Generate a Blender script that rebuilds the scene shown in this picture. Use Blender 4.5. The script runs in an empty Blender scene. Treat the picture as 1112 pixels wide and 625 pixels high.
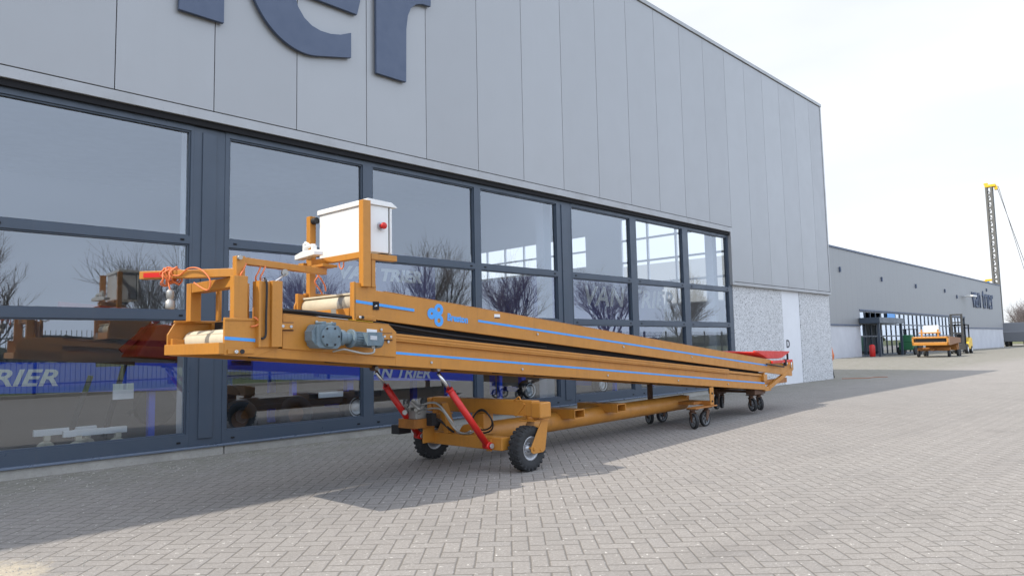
import bpy, math, random
from mathutils import Vector, Matrix
R = math.radians
SC = bpy.context.scene
COL = SC.collection
random.seed(7)

# ------------------------------------------------------------------ mesh builder
class MB:
    def __init__(self): self.v = []; self.f = []; self.sm = []; self.mi = []
    def quadmesh(self, vs, fs, smooth=False, m=0):
        o = len(self.v); self.v += [tuple(p) for p in vs]
        for f in fs: self.f.append(tuple(i + o for i in f)); self.sm.append(smooth); self.mi.append(m)
        return self
    def box(self, x0, x1, y0, y1, z0, z1, m=0, M=None):
        vs = [Vector(p) for p in ((x0,y0,z0),(x1,y0,z0),(x1,y1,z0),(x0,y1,z0),(x0,y0,z1),(x1,y0,z1),(x1,y1,z1),(x0,y1,z1))]
        if M: vs = [M @ p for p in vs]
        return self.quadmesh(vs, [(0,3,2,1),(4,5,6,7),(0,1,5,4),(1,2,6,5),(2,3,7,6),(3,0,4,7)], False, m)
    def prism(self, poly, a, b, axis='y', m=0, M=None):
        """poly in (x,z) for axis y, (x,y) for axis z, (y,z) for axis x; extruded a..b"""
        n = len(poly); vs = []
        for q in (a, b):
            for (u, w) in poly:
                p = Vector((u, q, w)) if axis == 'y' else (Vector((u, w, q)) if axis == 'z' else Vector((q, u, w)))
                vs.append(M @ p if M else p)
        fs = [tuple(range(n))[::-1], tuple(range(n, 2*n))]
        for i in range(n): j = (i+1) % n; fs.append((i, j, n+j, n+i))
        return self.quadmesh(vs, fs, False, m)
    def slab(self, s0, s1, t0, t1, f0, f1, m=0):
        return self.prism([(s0, f0(s0)), (s1, f0(s1)), (s1, f1(s1)), (s0, f1(s0))], t0, t1, 'y', m)
    def cyl(self, p0, p1, r0, r1=None, n=16, cap=True, m=0, smooth=True):
        r1 = r0 if r1 is None else r1
        p0 = Vector(p0); p1 = Vector(p1); d = (p1 - p0).normalized()
        a = d.orthogonal().normalized(); b = d.cross(a)
        vs = []
        for p, r in ((p0, r0), (p1, r1)):
            for k in range(n):
                t = 2*math.pi*k/n; vs.append(p + (a*math.cos(t) + b*math.sin(t))*r)
        o = len(self.v); self.v += [tuple(p) for p in vs]
        for k in range(n):
            j = (k+1) % n; self.f.append((o+k, o+j, o+n+j, o+n+k)); self.sm.append(smooth); self.mi.append(m)
        if cap:
            self.f.append(tuple(o+k for k in range(n))[::-1]); self.sm.append(False); self.mi.append(m)
            self.f.append(tuple(o+n+k for k in range(n))); self.sm.append(False); self.mi.append(m)
        return self
    def tube(self, path, r, n=8, m=0):
        path = [Vector(p) for p in path]
        if 3 <= len(path) <= 14:      # soft curve through the points
            q = [path[0]] + path + [path[-1]]; sm = []
            for i in range(1, len(q)-2):
                for k in range(6):
                    t = k/6; a0, a1, a2, a3 = q[i-1], q[i], q[i+1], q[i+2]
                    sm.append(.5*((2*a1) + (a2-a0)*t + (2*a0-5*a1+4*a2-a3)*t*t + (3*a1-a0-3*a2+a3)*t**3))
            path = sm + [path[-1]]
        o = len(self.v); N = len(path)
        d0 = (path[1]-path[0]).normalized(); a = d0.orthogonal().normalized()
        for i, p in enumerate(path):
            d = (path[min(i+1, N-1)] - path[max(i-1, 0)]).normalized()
            a = (a - d*a.dot(d)); a = a.normalized() if a.length > 1e-6 else d.orthogonal().normalized()
            b = d.cross(a)
            for k in range(n):
                t = 2*math.pi*k/n; self.v.append(tuple(p + (a*math.cos(t)+b*math.sin(t))*r))
        for i in range(N-1):
            for k in range(n):
                j = (k+1) % n; self.f.append((o+i*n+k, o+i*n+j, o+(i+1)*n+j, o+(i+1)*n+k)); self.sm.append(True); self.mi.append(m)
        self.f.append(tuple(o+k for k in range(n))[::-1]); self.sm.append(False); self.mi.append(m)
        self.f.append(tuple(o+(N-1)*n+k for k in range(n))); self.sm.append(False); self.mi.append(m)
        return self
    def lathe(self, prof, c, ax='y', n=32, m=0, smooth=True, closed=False):
        """prof list of (radius, along)"""
        c = Vector(c); o = len(self.v); P = len(prof)
        A = {'y': (Vector((1,0,0)), Vector((0,0,1)), Vector((0,1,0))), 'x': (Vector((0,1,0)), Vector((0,0,1)), Vector((1,0,0))),
             'z': (Vector((1,0,0)), Vector((0,1,0)), Vector((0,0,1)))}[ax]
        for k in range(n):
            t = 2*math.pi*k/n
            for (r, h) in prof: self.v.append(tuple(c + (A[0]*math.cos(t)+A[1]*math.sin(t))*r + A[2]*h))
        for k in range(n):
            j = (k+1) % n
            for i in range(P if closed else P-1):
                q = (i+1) % P
                self.f.append((o+k*P+i, o+k*P+q, o+j*P+q, o+j*P+i)); self.sm.append(smooth); self.mi.append(m)
        return self
    def build(self, name, mat, parent=None, loc=(0,0,0), rz=0, bevel=0):
        me = bpy.data.meshes.new(name); me.from_pydata(self.v, [], self.f)
        me.polygons.foreach_set('use_smooth', self.sm)
        mats = mat if isinstance(mat, (list, tuple)) else [mat]
        for x in mats: me.materials.append(x)
        if len(mats) > 1: me.polygons.foreach_set('material_index', self.mi)
        me.update()
        # consistent outward normals
        import bmesh
        bm = bmesh.new(); bm.from_mesh(me); bmesh.ops.recalc_face_normals(bm, faces=bm.faces); bm.to_mesh(me); bm.free()
        o = bpy.data.objects.new(name, me); COL.objects.link(o); o.location = loc; o.rotation_euler.z = rz
        if parent: o.parent = parent
        if bevel:
            b = o.modifiers.new('bev', 'BEVEL'); b.width = bevel; b.segments = 2; b.limit_method = 'ANGLE'; b.angle_limit = R(50)
        return o

def islands(mb):
    par = list(range(len(mb.v)))
    def find(a):
        while par[a] != a: par[a] = par[par[a]]; a = par[a]
        return a
    for f in mb.f:
        r = find(f[0])
        for q in f[1:]: par[find(q)] = r
    grp = {}
    for i, f in enumerate(mb.f): grp.setdefault(find(f[0]), []).append(i)
    out = []
    for fi in grp.values():
        n = MB(); mp = {}
        for i in fi:
            for q in mb.f[i]:
                if q not in mp: mp[q] = len(n.v); n.v.append(mb.v[q])
            n.f.append(tuple(mp[q] for q in mb.f[i])); n.sm.append(mb.sm[i]); n.mi.append(mb.mi[i])
        out.append(n)
    return out
def each(name, mb, mat, parent=None, bevel=0):
    """every separate piece becomes a part of its own"""
    return [x.build(name, mat, parent, bevel=bevel) for x in islands(mb)]
def tag(o, label=None, cat=None, group=None, kind=None):
    if label: o['label'] = label
    if cat: o['category'] = cat
    if group: o['group'] = group
    if kind: o['kind'] = kind
    return o
def empty(name, loc=(0,0,0), rz=0):
    o = bpy.data.objects.new(name, None); COL.objects.link(o); o.location = loc; o.rotation_euler.z = rz; o.empty_display_size = .2
    return o
def kids(o): return [c for c in bpy.data.objects if c.parent == o]
def copy_tree(o, parent=None):
    c = o.copy(); COL.objects.link(c); c.parent = parent
    for ch in kids(o): copy_tree(ch, c)
    return c
def text(name, body, size, mat, parent, M, extrude=.003, offset=.0, shear=0, spacing=1.0, sx=1.0, align='LEFT'):
    cu = bpy.data.curves.new(name, 'FONT'); cu.body = body; cu.size = size; cu.extrude = extrude; cu.offset = offset
    cu.shear = shear; cu.space_character = spacing; cu.align_x = align; cu.resolution_u = 4
    t = bpy.data.objects.new('tmp', cu); COL.objects.link(t)
    dg = bpy.context.evaluated_depsgraph_get(); dg.update()
    me = bpy.data.meshes.new_from_object(t.evaluated_get(dg)); bpy.data.objects.remove(t)
    me.name = name; me.materials.clear(); me.materials.append(mat)
    me.transform(M @ Matrix.Diagonal((sx, 1, 1, 1)))
    o = bpy.data.objects.new(name, me); COL.objects.link(o)
    if parent: o.parent = parent
    return o
def T(x, y, z): return Matrix.Translation((x, y, z))
RX90 = Matrix.Rotation(R(90), 4, 'X')

# ------------------------------------------------------------------ materials
class N:
    def __init__(self, name):
        self.m = bpy.data.materials.new(name); self.m.use_nodes = True
        self.t = self.m.node_tree; self.t.nodes.clear()
        self.out = self.t.nodes.new('ShaderNodeOutputMaterial')
    def n(self, typ, **kw):
        x = self.t.nodes.new('ShaderNode' + typ)
        for k, v in kw.items(): setattr(x, k, v)
        return x
    def l(self, a, b): self.t.links.new(a, b)
    def val(self, x, i, v):
        if hasattr(v, 'is_linked') or isinstance(v, bpy.types.NodeSocket): self.l(v, x.inputs[i])
        else: x.inputs[i].default_value = v
    def math(self, op, a, b=None, c=None):
        x = self.n('Math', operation=op); self.val(x, 0, a)
        if b is not None: self.val(x, 1, b)
        if c is not None: self.val(x, 2, c)
        return x.outputs[0]
    def mixc(self, f, a, b, bt='MIX'):
        x = self.n('Mix', data_type='RGBA', blend_type=bt); self.val(x, 0, f)
        for i, v in ((6, a), (7, b)):
            if isinstance(v, bpy.types.NodeSocket): self.l(v, x.inputs[i])
            else: x.inputs[i].default_value = (*v, 1) if len(v) == 3 else v
        return x.outputs[2]
    def noise(self, vec, scale, detail=4, rough=.6, dist=0):
        x = self.n('TexNoise'); self.val(x, 'Scale', scale); x.inputs['Detail'].default_value = detail
        x.inputs['Roughness'].default_value = rough; x.inputs['Distortion'].default_value = dist
        if vec is not None: self.l(vec, x.inputs['Vector'])
        return x.outputs['Fac']
    def ramp(self, v, a, b, c=0., d=1.):
        x = self.n('MapRange'); self.val(x, 0, v); x.inputs[1].default_value = a; x.inputs[2].default_value = b
        x.inputs[3].default_value = c; x.inputs[4].default_value = d; return x.outputs[0]
    def pos(self): return self.n('NewGeometry').outputs['Position']
    def obj(self): return self.n('TexCoord').outputs['Object']
    def bsdf(self, color, rough=.5, metal=0., bump=None, bstr=.3, bdist=.01, spec=.5, coat=0):
        p = self.n('BsdfPrincipled')
        if isinstance(color, bpy.types.NodeSocket): self.l(color, p.inputs['Base Color'])
        else: p.inputs['Base Color'].default_value = (*color, 1)
        self.val(p, 'Roughness', rough); self.val(p, 'Metallic', metal); p.inputs['Specular IOR Level'].default_value = spec
        p.inputs['Coat Weight'].default_value = coat; p.inputs['Coat Roughness'].default_value = .1
        if bump is not None:
            b = self.n('Bump'); b.inputs['Strength'].default_value = bstr; b.inputs['Distance'].default_value = bdist
            self.l(bump, b.inputs['Height']); self.l(b.outputs[0], p.inputs['Normal'])
        self.l(p.outputs[0], self.out.inputs[0]); return self.m

def paint(name, c, rough=.4, dirt=.25, dirtc=(.10,.07,.05), scale=6, metal=0, coat=0):
    k = N(name); p = k.obj()
    a = k.ramp(k.noise(p, scale, 6, .65), .45, .8, 0, dirt)
    b = k.ramp(k.noise(p, scale*9, 3, .6), .55, .75, 0, dirt*.6)
    col = k.mixc(a, c, dirtc); col = k.mixc(b, col, tuple(x*.6 for x in c))
    mp = k.n('Mapping'); mp.inputs['Scale'].default_value = (22, 22, 1.6); k.l(p, mp.inputs[0])
    col = k.mixc(k.ramp(k.noise(mp.outputs[0], 1.0, 4, .6), .56, .74, 0, dirt*.9), col, dirtc)
    vs_ = k.ramp(k.noise(p, scale*30, 2, .5), .70, .73, 0, min(1, dirt*1.6)); col = k.mixc(vs_, col, tuple(x*.35 for x in c))
    r = k.ramp(k.noise(p, scale*2, 4), .3, .7, rough-.08, rough+.14)
    return k.bsdf(col, r, metal, bump=k.noise(p, scale*14, 3), bstr=.08, bdist=.004, coat=coat)
def plain(name, c, rough=.6, metal=0, spec=.5):
    k = N(name); p = k.obj(); nz = k.noise(p, 18, 4)
    return k.bsdf(k.mixc(k.ramp(nz, .3, .7, 0, .25), c, tuple(x*.75 for x in c)), rough, metal, spec=spec)

M = {}
M['orange'] = paint('orange_paint', (.52, .222, .034), .42, .3, (.22,.10,.03), 4)
M['orange_worn'] = paint('worn_orange_paint', (.42, .165, .03), .5, .5, (.10,.05,.025), 5)
M['blue_stripe'] = paint('blue_paint', (.07, .34, .80), .4, .12, (.05,.1,.2), 8)
M['red'] = paint('red_paint', (.62, .02, .015), .35, .15, (.12,.01,.01), 6)
M['grey_machine'] = paint('grey_blue_paint', (.14, .195, .23), .45, .45, (.05,.05,.045), 18)
M['white_cab'] = paint('white_cabinet_paint', (.80, .80, .78), .38, .06, (.5,.48,.42), 5)
M['belt'] = paint('cream_belt', (.62, .56, .42), .7, .3, (.3,.26,.2), 8)
M['black'] = plain('black_rubber', (.018, .018, .02), .65)
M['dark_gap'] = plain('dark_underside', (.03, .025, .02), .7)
M['tyre'] = plain('tyre_rubber', (.028, .029, .031), .75)
M['rim'] = paint('rim_metal', (.55, .57, .60), .35, .3, (.15,.13,.11), 20, metal=.6)
M['caster_grey'] = paint('caster_grey', (.22, .23, .24), .5, .3, (.08,.07,.06), 20, metal=.3)
M['steel'] = plain('bright_steel', (.72, .72, .72), .25, 1)
M['dirty_steel'] = plain('dirty_steel', (.42, .41, .38), .5, .6)
M['sticker'] = plain('white_sticker', (.8, .8, .8), .5)
M['cable_orange'] = plain('orange_cable', (.75, .20, .06), .5)
M['yellow'] = paint('yellow_paint', (.80, .50, .02), .45, .25, (.15,.1,.03), 5)
M['frame_dark'] = paint('anthracite_frame', (.052, .072, .102), .35, .15, (.10,.10,.10), 2)
M['letter_dark'] = paint('letter_blue_grey', (.075, .10, .16), .5, .06, (.06,.08,.12), 3)
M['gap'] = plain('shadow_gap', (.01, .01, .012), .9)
M['interior'] = plain('interior_wall', (.50, .52, .55), .8)
M['int_floor'] = plain('interior_floor', (.06, .058, .056), .6)
M['int_blue'] = paint('blue_machine_paint', (.015, .085, .66), .35, .12, (.02,.02,.1), 3)
M['int_violet'] = paint('hopper_paint', (.09, .10, .30), .4, .12, (.05,.05,.15), 3)
M['int_red'] = paint('machine_red', (.45, .03, .02), .4, .12, (.1,.02,.02), 3)
M['white'] = plain('white_letters', (.82, .82, .82), .6)
M['dark_letters'] = plain('dark_letters', (.02, .02, .03), .6)
M['wood'] = paint('weathered_rust_brown', (.28, .14, .07), .7, .4, (.1,.05,.03), 6)
M['bark'] = plain('bark', (.10, .085, .075), .9)
M['twig'] = plain('twigs', (.19, .16, .155), .9)
M['rusty'] = paint('dark_rusty_brown', (.13, .065, .035), .65, .4, (.05,.03,.02), 12)
M['green'] = paint('green_paint', (.03, .16, .07), .45, .2, (.03,.05,.03), 6)

def cladding():
    k = N('grey_cladding'); p = k.pos(); s = k.n('SeparateXYZ'); k.l(p, s.inputs[0])
    idx = k.math('FLOOR', k.math('DIVIDE', k.math('SUBTRACT', s.outputs[0], 2.235), 1.0605))
    w = k.n('TexWhiteNoise', noise_dimensions='1D'); k.l(idx, w.inputs['W'])
    c = k.mixc(w.outputs['Value'], (.325, .328, .332), (.352, .356, .36))
    mp = k.n('Mapping'); mp.inputs['Scale'].default_value = (5, 5, .35); k.l(p, mp.inputs[0])
    st = k.ramp(k.noise(mp.outputs[0], 1.5, 6, .7), .55, .85, 0, .10)
    c = k.mixc(st, c, (.26, .26, .255))
    c = k.mixc(k.ramp(k.noise(p, 1.1, 5, .7), .5, .8, 0, .05), c, (.29, .295, .30))
    low = k.noise(p, .8, 2)
    return k.bsdf(c, k.ramp(k.noise(p, 3, 4), .3, .7, .36, .42), .3, bump=low, bstr=.12, bdist=.03)
M['clad'] = cladding()
M['trim'] = paint('light_grey_trim', (.37, .375, .38), .4, .2, (.25,.25,.24), 1.5, metal=.2)
def far_clad():
    k = N('far_cladding'); p = k.pos(); s = k.n('SeparateXYZ'); k.l(p, s.inputs[0])
    fr = k.math('FRACT', k.math('DIVIDE', s.outputs[0], 1.06)); seam = k.math('LESS_THAN', fr, .02)
    c = k.mixc(k.ramp(k.noise(p, .5, 5), .35, .7, 0, .2), (.275, .28, .285), (.245, .25, .255))
    c = k.mixc(seam, c, (.2, .21, .22)); return k.bsdf(c, .5, .2)
M['far_clad'] = far_clad()
def pebble():
    k = N('pebble_dash'); p = k.pos(); v = k.n('TexVoronoi'); v.inputs['Scale'].default_value = 55; k.l(p, v.inputs['Vector'])
    hsv = k.n('SeparateColor'); k.l(v.outputs['Color'], hsv.inputs[0])
    c = k.mixc(hsv.outputs[0], (.54, .55, .56), (.74, .74, .74))
    c = k.mixc(k.ramp(hsv.outputs[1], .8, .82), c, (.2, .2, .2))
    c = k.mixc(k.ramp(k.noise(p, 1.2, 6, .7), .4, .75, 0, .3), c, (.46, .46, .45))
    v2 = v.outputs['Distance']; return k.bsdf(c, .85, bump=k.math('SUBTRACT', 1, v2), bstr=.6, bdist=.008)
M['pebble'] = pebble()
def concrete(name, c, sc=3):
    k = N(name); p = k.pos(); a = k.noise(p, sc, 8, .7); b = k.noise(p, sc*14, 4, .7)
    col = k.mixc(k.ramp(a, .35, .7), c, tuple(x*.68 for x in c)); col = k.mixc(k.ramp(b, .5, .75, 0, .5), col, tuple(x*.6 for x in c))
    return k.bsdf(col, .85, bump=b, bstr=.4, bdist=.01)
M['concrete'] = concrete('plinth_concrete', (.40, .385, .35))
M['kerb'] = concrete('kerb_concrete', (.42, .41, .39))
M['asphalt'] = concrete('asphalt', (.09, .09, .09), 6)
def grass(name, a, b, sc=2):
    k = N(name); p = k.pos()
    col = k.mixc(k.ramp(k.noise(p, sc, 8, .75), .35, .65), a, b); col = k.mixc(k.ramp(k.noise(p, sc*12, 5, .7), .4, .7, 0, .6), col, tuple(x*.5 for x in a))
    return k.bsdf(col, .9, bump=k.noise(p, sc*20, 4), bstr=.6, bdist=.03)
M['grass'] = grass('verge_grass', (.07, .12, .025), (.13, .15, .05))
M['field'] = grass('field', (.10, .13, .04), (.16, .15, .07), .3)

def paving():
    k = N('herringbone_paving'); p = k.pos()
    wob = k.n('TexNoise'); wob.inputs['Scale'].default_value = 9; k.l(p, wob.inputs['Vector'])
    sub = k.n('VectorMath', operation='SUBTRACT'); k.l(wob.outputs['Color'], sub.inputs[0]); sub.inputs[1].default_value = (.5, .5, .5)
    scl = k.n('VectorMath', operation='SCALE'); k.l(sub.outputs[0], scl.inputs[0]); scl.inputs['Scale'].default_value = .008
    add = k.n('VectorMath', operation='ADD'); k.l(p, add.inputs[0]); k.l(scl.outputs[0], add.inputs[1])
    mp = k.n('Mapping'); mp.inputs['Rotation'].default_value = (0, 0, R(45.0)); mp.inputs['Scale'].default_value = (1/BW, 1/BW, 1)
    k.l(add.outputs[0], mp.inputs[0])
    s = k.n('SeparateXYZ'); k.l(mp.outputs[0], s.inputs[0]); x, y = s.outputs[0], s.outputs[1]
    i, j = k.math('FLOOR', x), k.math('FLOOR', y); fx, fy = k.math('SUBTRACT', x, i), k.math('SUBTRACT', y, j)
    kk = k.math('FLOORED_MODULO', k.math('SUBTRACT', i, j), 4.0); kk = k.math('ROUND', kk)
    k1 = k.math('COMPARE', kk, 1.0, .1); k2 = k.math('COMPARE', kk, 2.0, .1); vert = k.math('GREATER_THAN', kk, 1.5)
    uh = k.math('ADD', fx, k1); uv = k.math('ADD', fy, k2)
    mixf = lambda f, a, b: k.math('ADD', k.math('MULTIPLY', a, k.math('SUBTRACT', 1, f)), k.math('MULTIPLY', b, f))
    u = mixf(vert, uh, uv); v = mixf(vert, fy, fx)
    d = k.math('MINIMUM', k.math('MINIMUM', u, k.math('SUBTRACT', 2, u)), k.math('MINIMUM', v, k.math('SUBTRACT', 1, v)))
    cv = k.n('CombineXYZ'); k.l(k.math('SUBTRACT', i, k1), cv.inputs[0]); k.l(k.math('SUBTRACT', j, k2), cv.inputs[1]); k.l(vert, cv.inputs[2])
    wn = k.n('TexWhiteNoise', noise_dimensions='3D'); k.l(cv.outputs[0], wn.inputs['Vector'])
    c = k.mixc(wn.outputs['Value'], (.300, .278, .257), (.335, .311, .289))
    sc = k.n('SeparateColor'); k.l(wn.outputs['Color'], sc.inputs[0])
    c = k.mixc(k.ramp(sc.outputs[1], .85, 1., 0, .25), c, (.265, .257, .257))
    # grain and stains
    c = k.mixc(k.ramp(k.noise(p, 48, 5, .85), .40, .62, 0, .62), c, (.185, .168, .15))
    c = k.mixc(k.ramp(k.noise(p, 62, 4, .8), .55, .68, 0, .65), c, (.52, .48, .44))
    c = k.mixc(k.ramp(k.noise(p, 1.1, 7, .72), .42, .75, 0, .42), c, (.21, .197, .185))
    c = k.mixc(k.ramp(k.noise(p, .18, 4, .6), .4, .7, 0, .22), c, (.37, .345, .32))
    sp = k.ramp(k.noise(p, 26, 3, .6), .655, .69, 0, .9); c = k.mixc(sp, c, (.66, .63, .58))
    sp2 = k.ramp(k.noise(p, 11, 5, .75), .66, .74, 0, .4); c = k.mixc(sp2, c, (.52, .50, .46))
    # moss and dirt close to the wall
    w = k.n('SeparateXYZ'); k.l(p, w.inputs[0])
    yy = k.math('ADD', w.outputs[1], k.math('MULTIPLY', k.math('SINE', k.math('MULTIPLY', w.outputs[0], .11)), 1.6))
    for y0, wd, st_k in ((2.6, .16, .20), (.9, .16, .18), (-1.2, .2, .15), (4.1, .12, .10)):
        tr = k.math('MULTIPLY', k.ramp(k.math('ABSOLUTE', k.math('SUBTRACT', yy, y0)), wd*.5, wd*1.3, 1, 0), k.ramp(k.noise(p, 1.6, 5, .7), .38, .62))
        c = k.mixc(k.math('MULTIPLY', tr, st_k), c, (.13, .12, .115))
    vo = k.n('TexVoronoi'); vo.inputs['Scale'].default_value = .55; k.l(p, vo.inputs['Vector'])
    oil = k.ramp(k.math('ADD', vo.outputs['Distance'], k.math('MULTIPLY', k.noise(p, 6, 5, .7), .18)), .13, .22, .20, 0); c = k.mixc(oil, c, (.12, .11, .10))
    near = k.ramp(w.outputs[1], 6.2, 8.1); near = k.math('MULTIPLY', near, k.ramp(k.noise(p, 3, 6, .7), .3, .6))
    c = k.mixc(k.math('MULTIPLY', near, .6), c, (.15, .15, .10))
    # sand heap spread in front, left
    vd = k.n('VectorMath', operation='DISTANCE'); k.l(p, vd.inputs[0]); vd.inputs[1].default_value = (.62, 4.62, 0)
    sand = k.ramp(k.math('ADD', vd.outputs['Value'], k.math('MULTIPLY', k.noise(p, 7, 6, .7), .7)), .62, .80, 1, 0)
    jw = k.ramp(k.noise(p, 5, 4), .3, .7, .035, .075)
    joint = k.ramp(k.math('DIVIDE', d, jw), .55, 1.15, 1, 0)
    c = k.mixc(k.math('MULTIPLY', joint, .66), c, (.11, .10, .085))
    sandc = k.mixc(k.ramp(k.noise(p, 60, 4, .7), .35, .65), (.52, .46, .36), (.36, .31, .24))
    c = k.mixc(sand, c, sandc)
    h = k.math('ADD', k.math('MULTIPLY', k.ramp(k.math('DIVIDE', d, jw), .4, 1.6), k.math('SUBTRACT', 1, sand)), k.math('MULTIPLY', k.noise(p, 140, 3, .6), .25))
    h = k.math('ADD', h, k.math('MULTIPLY', sc.outputs[0], .3))
    return k.bsdf(c, .82, bump=h, bstr=.55, bdist=.006, spec=.3)
BW = 0.100
M['paving'] = paving()

def glass(name, r0=.24, tint=(.93, .95, .96)):
    """coated double glazing: mirror part by angle, on the face turned to the ray only, clear otherwise"""
    k = N(name); g_ = k.n('NewGeometry'); d = k.n('VectorMath', operation='DOT_PRODUCT'); k.l(g_.outputs['Normal'], d.inputs[0]); k.l(g_.outputs['Incoming'], d.inputs[1])
    c_ = k.math('ABSOLUTE', d.outputs['Value']); q = k.math('POWER', k.math('SUBTRACT', 1, c_), 4.5)
    f = k.math('MULTIPLY', k.math('ADD', k.math('MULTIPLY', q, 1-r0), r0), k.math('SUBTRACT', 1, g_.outputs['Backfacing']))
    t = k.n('BsdfTransparent'); t.inputs[0].default_value = (*tint, 1)
    g = k.n('BsdfGlossy'); g.inputs['Roughness'].default_value = 0.0; g.inputs[0].default_value = (.90, .95, 1.0, 1)
    mx = k.n('MixShader'); k.l(f, mx.inputs[0]); k.l(t.outputs[0], mx.inputs[1]); k.l(g.outputs[0], mx.inputs[2])
    k.l(mx.outputs[0], k.out.inputs[0]); return k.m
M['glass'] = glass('window_glass', .20, (.88, .91, .93))
M['far_glass'] = glass('far_window_glass', .48, (.85, .88, .88))

# ------------------------------------------------------------------ camera
def setup_camera():
    yaw, pitch, roll = R(45.44010366), R(4.87752717), R(-1.19871787)
    f = Vector((math.sin(yaw)*math.cos(pitch), math.cos(yaw)*math.cos(pitch), math.sin(pitch)))
    r = Vector((math.cos(yaw), -math.sin(yaw), 0)); u = r.cross(f)
    c, s = math.cos(roll), math.sin(roll); r2 = c*r + s*u; u2 = -s*r + c*u
    cam = bpy.data.cameras.new('camera'); o = bpy.data.objects.new('camera', cam); COL.objects.link(o)
    m = Matrix((r2, u2, -f)).transposed().to_4x4(); m.translation = (0, 0, 1.15); o.matrix_world = m
    cam.sensor_width = 36; cam.lens = 36*760/1112; cam.clip_start = .05; cam.clip_end = 6000
    SC.camera = o
setup_camera()

# ------------------------------------------------------------------ world and sun
SUNDIR = Vector((-.88, .332, 1.0)).normalized()
w = bpy.data.worlds.new('World'); SC.world = w; w.use_nodes = True; nt = w.node_tree; nt.nodes.clear()
sky = nt.nodes.new('ShaderNodeTexSky'); sky.sky_type = 'NISHITA'; sky.sun_disc = False
sky.sun_elevation = math.asin(SUNDIR.z); sky.sun_rotation = math.atan2(SUNDIR.x, SUNDIR.y) % (2*math.pi)
sky.air_density = 1.0; sky.dust_density = 1.5; sky.ozone_density = 1.0; sky.altitude = 0
bg = nt.nodes.new('ShaderNodeBackground'); bg.inputs[1].default_value = .115
ow = nt.nodes.new('ShaderNodeOutputWorld')
tc = nt.nodes.new('ShaderNodeTexCoord'); mpw = nt.nodes.new('ShaderNodeMapping'); mpw.inputs['Scale'].default_value = (1, 1, 3.5)
nz = nt.nodes.new('ShaderNodeTexNoise'); nz.inputs['Scale'].default_value = 2.2; nz.inputs['Detail'].default_value = 6; nz.inputs['Roughness'].default_value = .5
mr = nt.nodes.new('ShaderNodeMapRange'); mr.inputs[1].default_value = .3; mr.inputs[2].default_value = .7; mr.inputs[3].default_value = .78; mr.inputs[4].default_value = .96
mxw = nt.nodes.new('ShaderNodeMix'); mxw.data_type = 'RGBA'; # thin cloud veil: white ahead, bluer towards the opposite half of the sky
sxyz = nt.nodes.new('ShaderNodeSeparateXYZ'); nt.links.new(tc.outputs['Generated'], sxyz.inputs[0])
my = nt.nodes.new('ShaderNodeMapRange'); my.interpolation_type = 'SMOOTHSTEP'; my.inputs[1].default_value = .15; my.inputs[2].default_value = -.45
nt.links.new(sxyz.outputs[1], my.inputs[0])
veil = nt.nodes.new('ShaderNodeMix'); veil.data_type = 'RGBA'; veil.inputs[6].default_value = (10.9, 11.3, 11.8, 1); veil.inputs[7].default_value = (15.0, 17.0, 20.6, 1)
nt.links.new(my.outputs[0], veil.inputs[0]); nt.links.new(veil.outputs[2], mxw.inputs[7])
nt.links.new(tc.outputs['Generated'], mpw.inputs[0]); nt.links.new(mpw.outputs[0], nz.inputs[0]); nt.links.new(nz.outputs['Fac'], mr.inputs[0])
nt.links.new(mr.outputs[0], mxw.inputs[0]); nt.links.new(sky.outputs[0], mxw.inputs[6]); nt.links.new(mxw.outputs[2], bg.inputs[0]); nt.links.new(bg.outputs[0], ow.inputs[0])
sl = bpy.data.lights.new('sun', 'SUN'); sl.energy = 5.0; sl.angle = R(.6); sl.color = (1, .93, .83)
so = bpy.data.objects.new('sun', sl); COL.objects.link(so); so.rotation_euler = (-SUNDIR).to_track_quat('-Z', 'Y').to_euler(); so.location = (0, 0, 40)
vs = SC.view_settings; vs.view_transform = 'Standard'; vs.look = 'None'; vs.gamma = 1; vs.exposure = -.18; vs.use_curve_mapping = False
SC.cycles.use_denoising = True
SC.cycles.max_bounces = 10; SC.cycles.transparent_max_bounces = 20; SC.cycles.glossy_bounces = 4; SC.cycles.diffuse_bounces = 4
SC.cycles.sample_clamp_indirect = 8; SC.cycles.caustics_reflective = False

# ------------------------------------------------------------------ ground
def sheet(name, x0, x1, y0, y1, z, mat, th=None):
    b = MB()
    if th: b.box(x0, x1, y0, y1, z-th, z)
    else: b.quadmesh([(x0,y0,z),(x1,y0,z),(x1,y1,z),(x0,y1,z)], [(0,1,2,3)])
    return tag(b.build(name, mat), kind='structure')
sheet('ground', -2500, 2500, -2500, 2500, -.03, M['field'])
sheet('yard', -60, 150, -7.4, 60, 0, M['paving'])
tag(MB().box(-60, 150, -7.56, -7.4, -.1, .10).build('kerb', M['kerb'], bevel=.01), kind='structure')
sheet('grass_verge', -90, 220, -15.5, -7.56, .03, M['grass'])
sheet('road', -400, 600, -22, -16, -.015, M['asphalt'])
tag(MB().box(-400, 600, -200, -198, -.1, 2.0).build('far_bank', M['field']), kind='structure')

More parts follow.
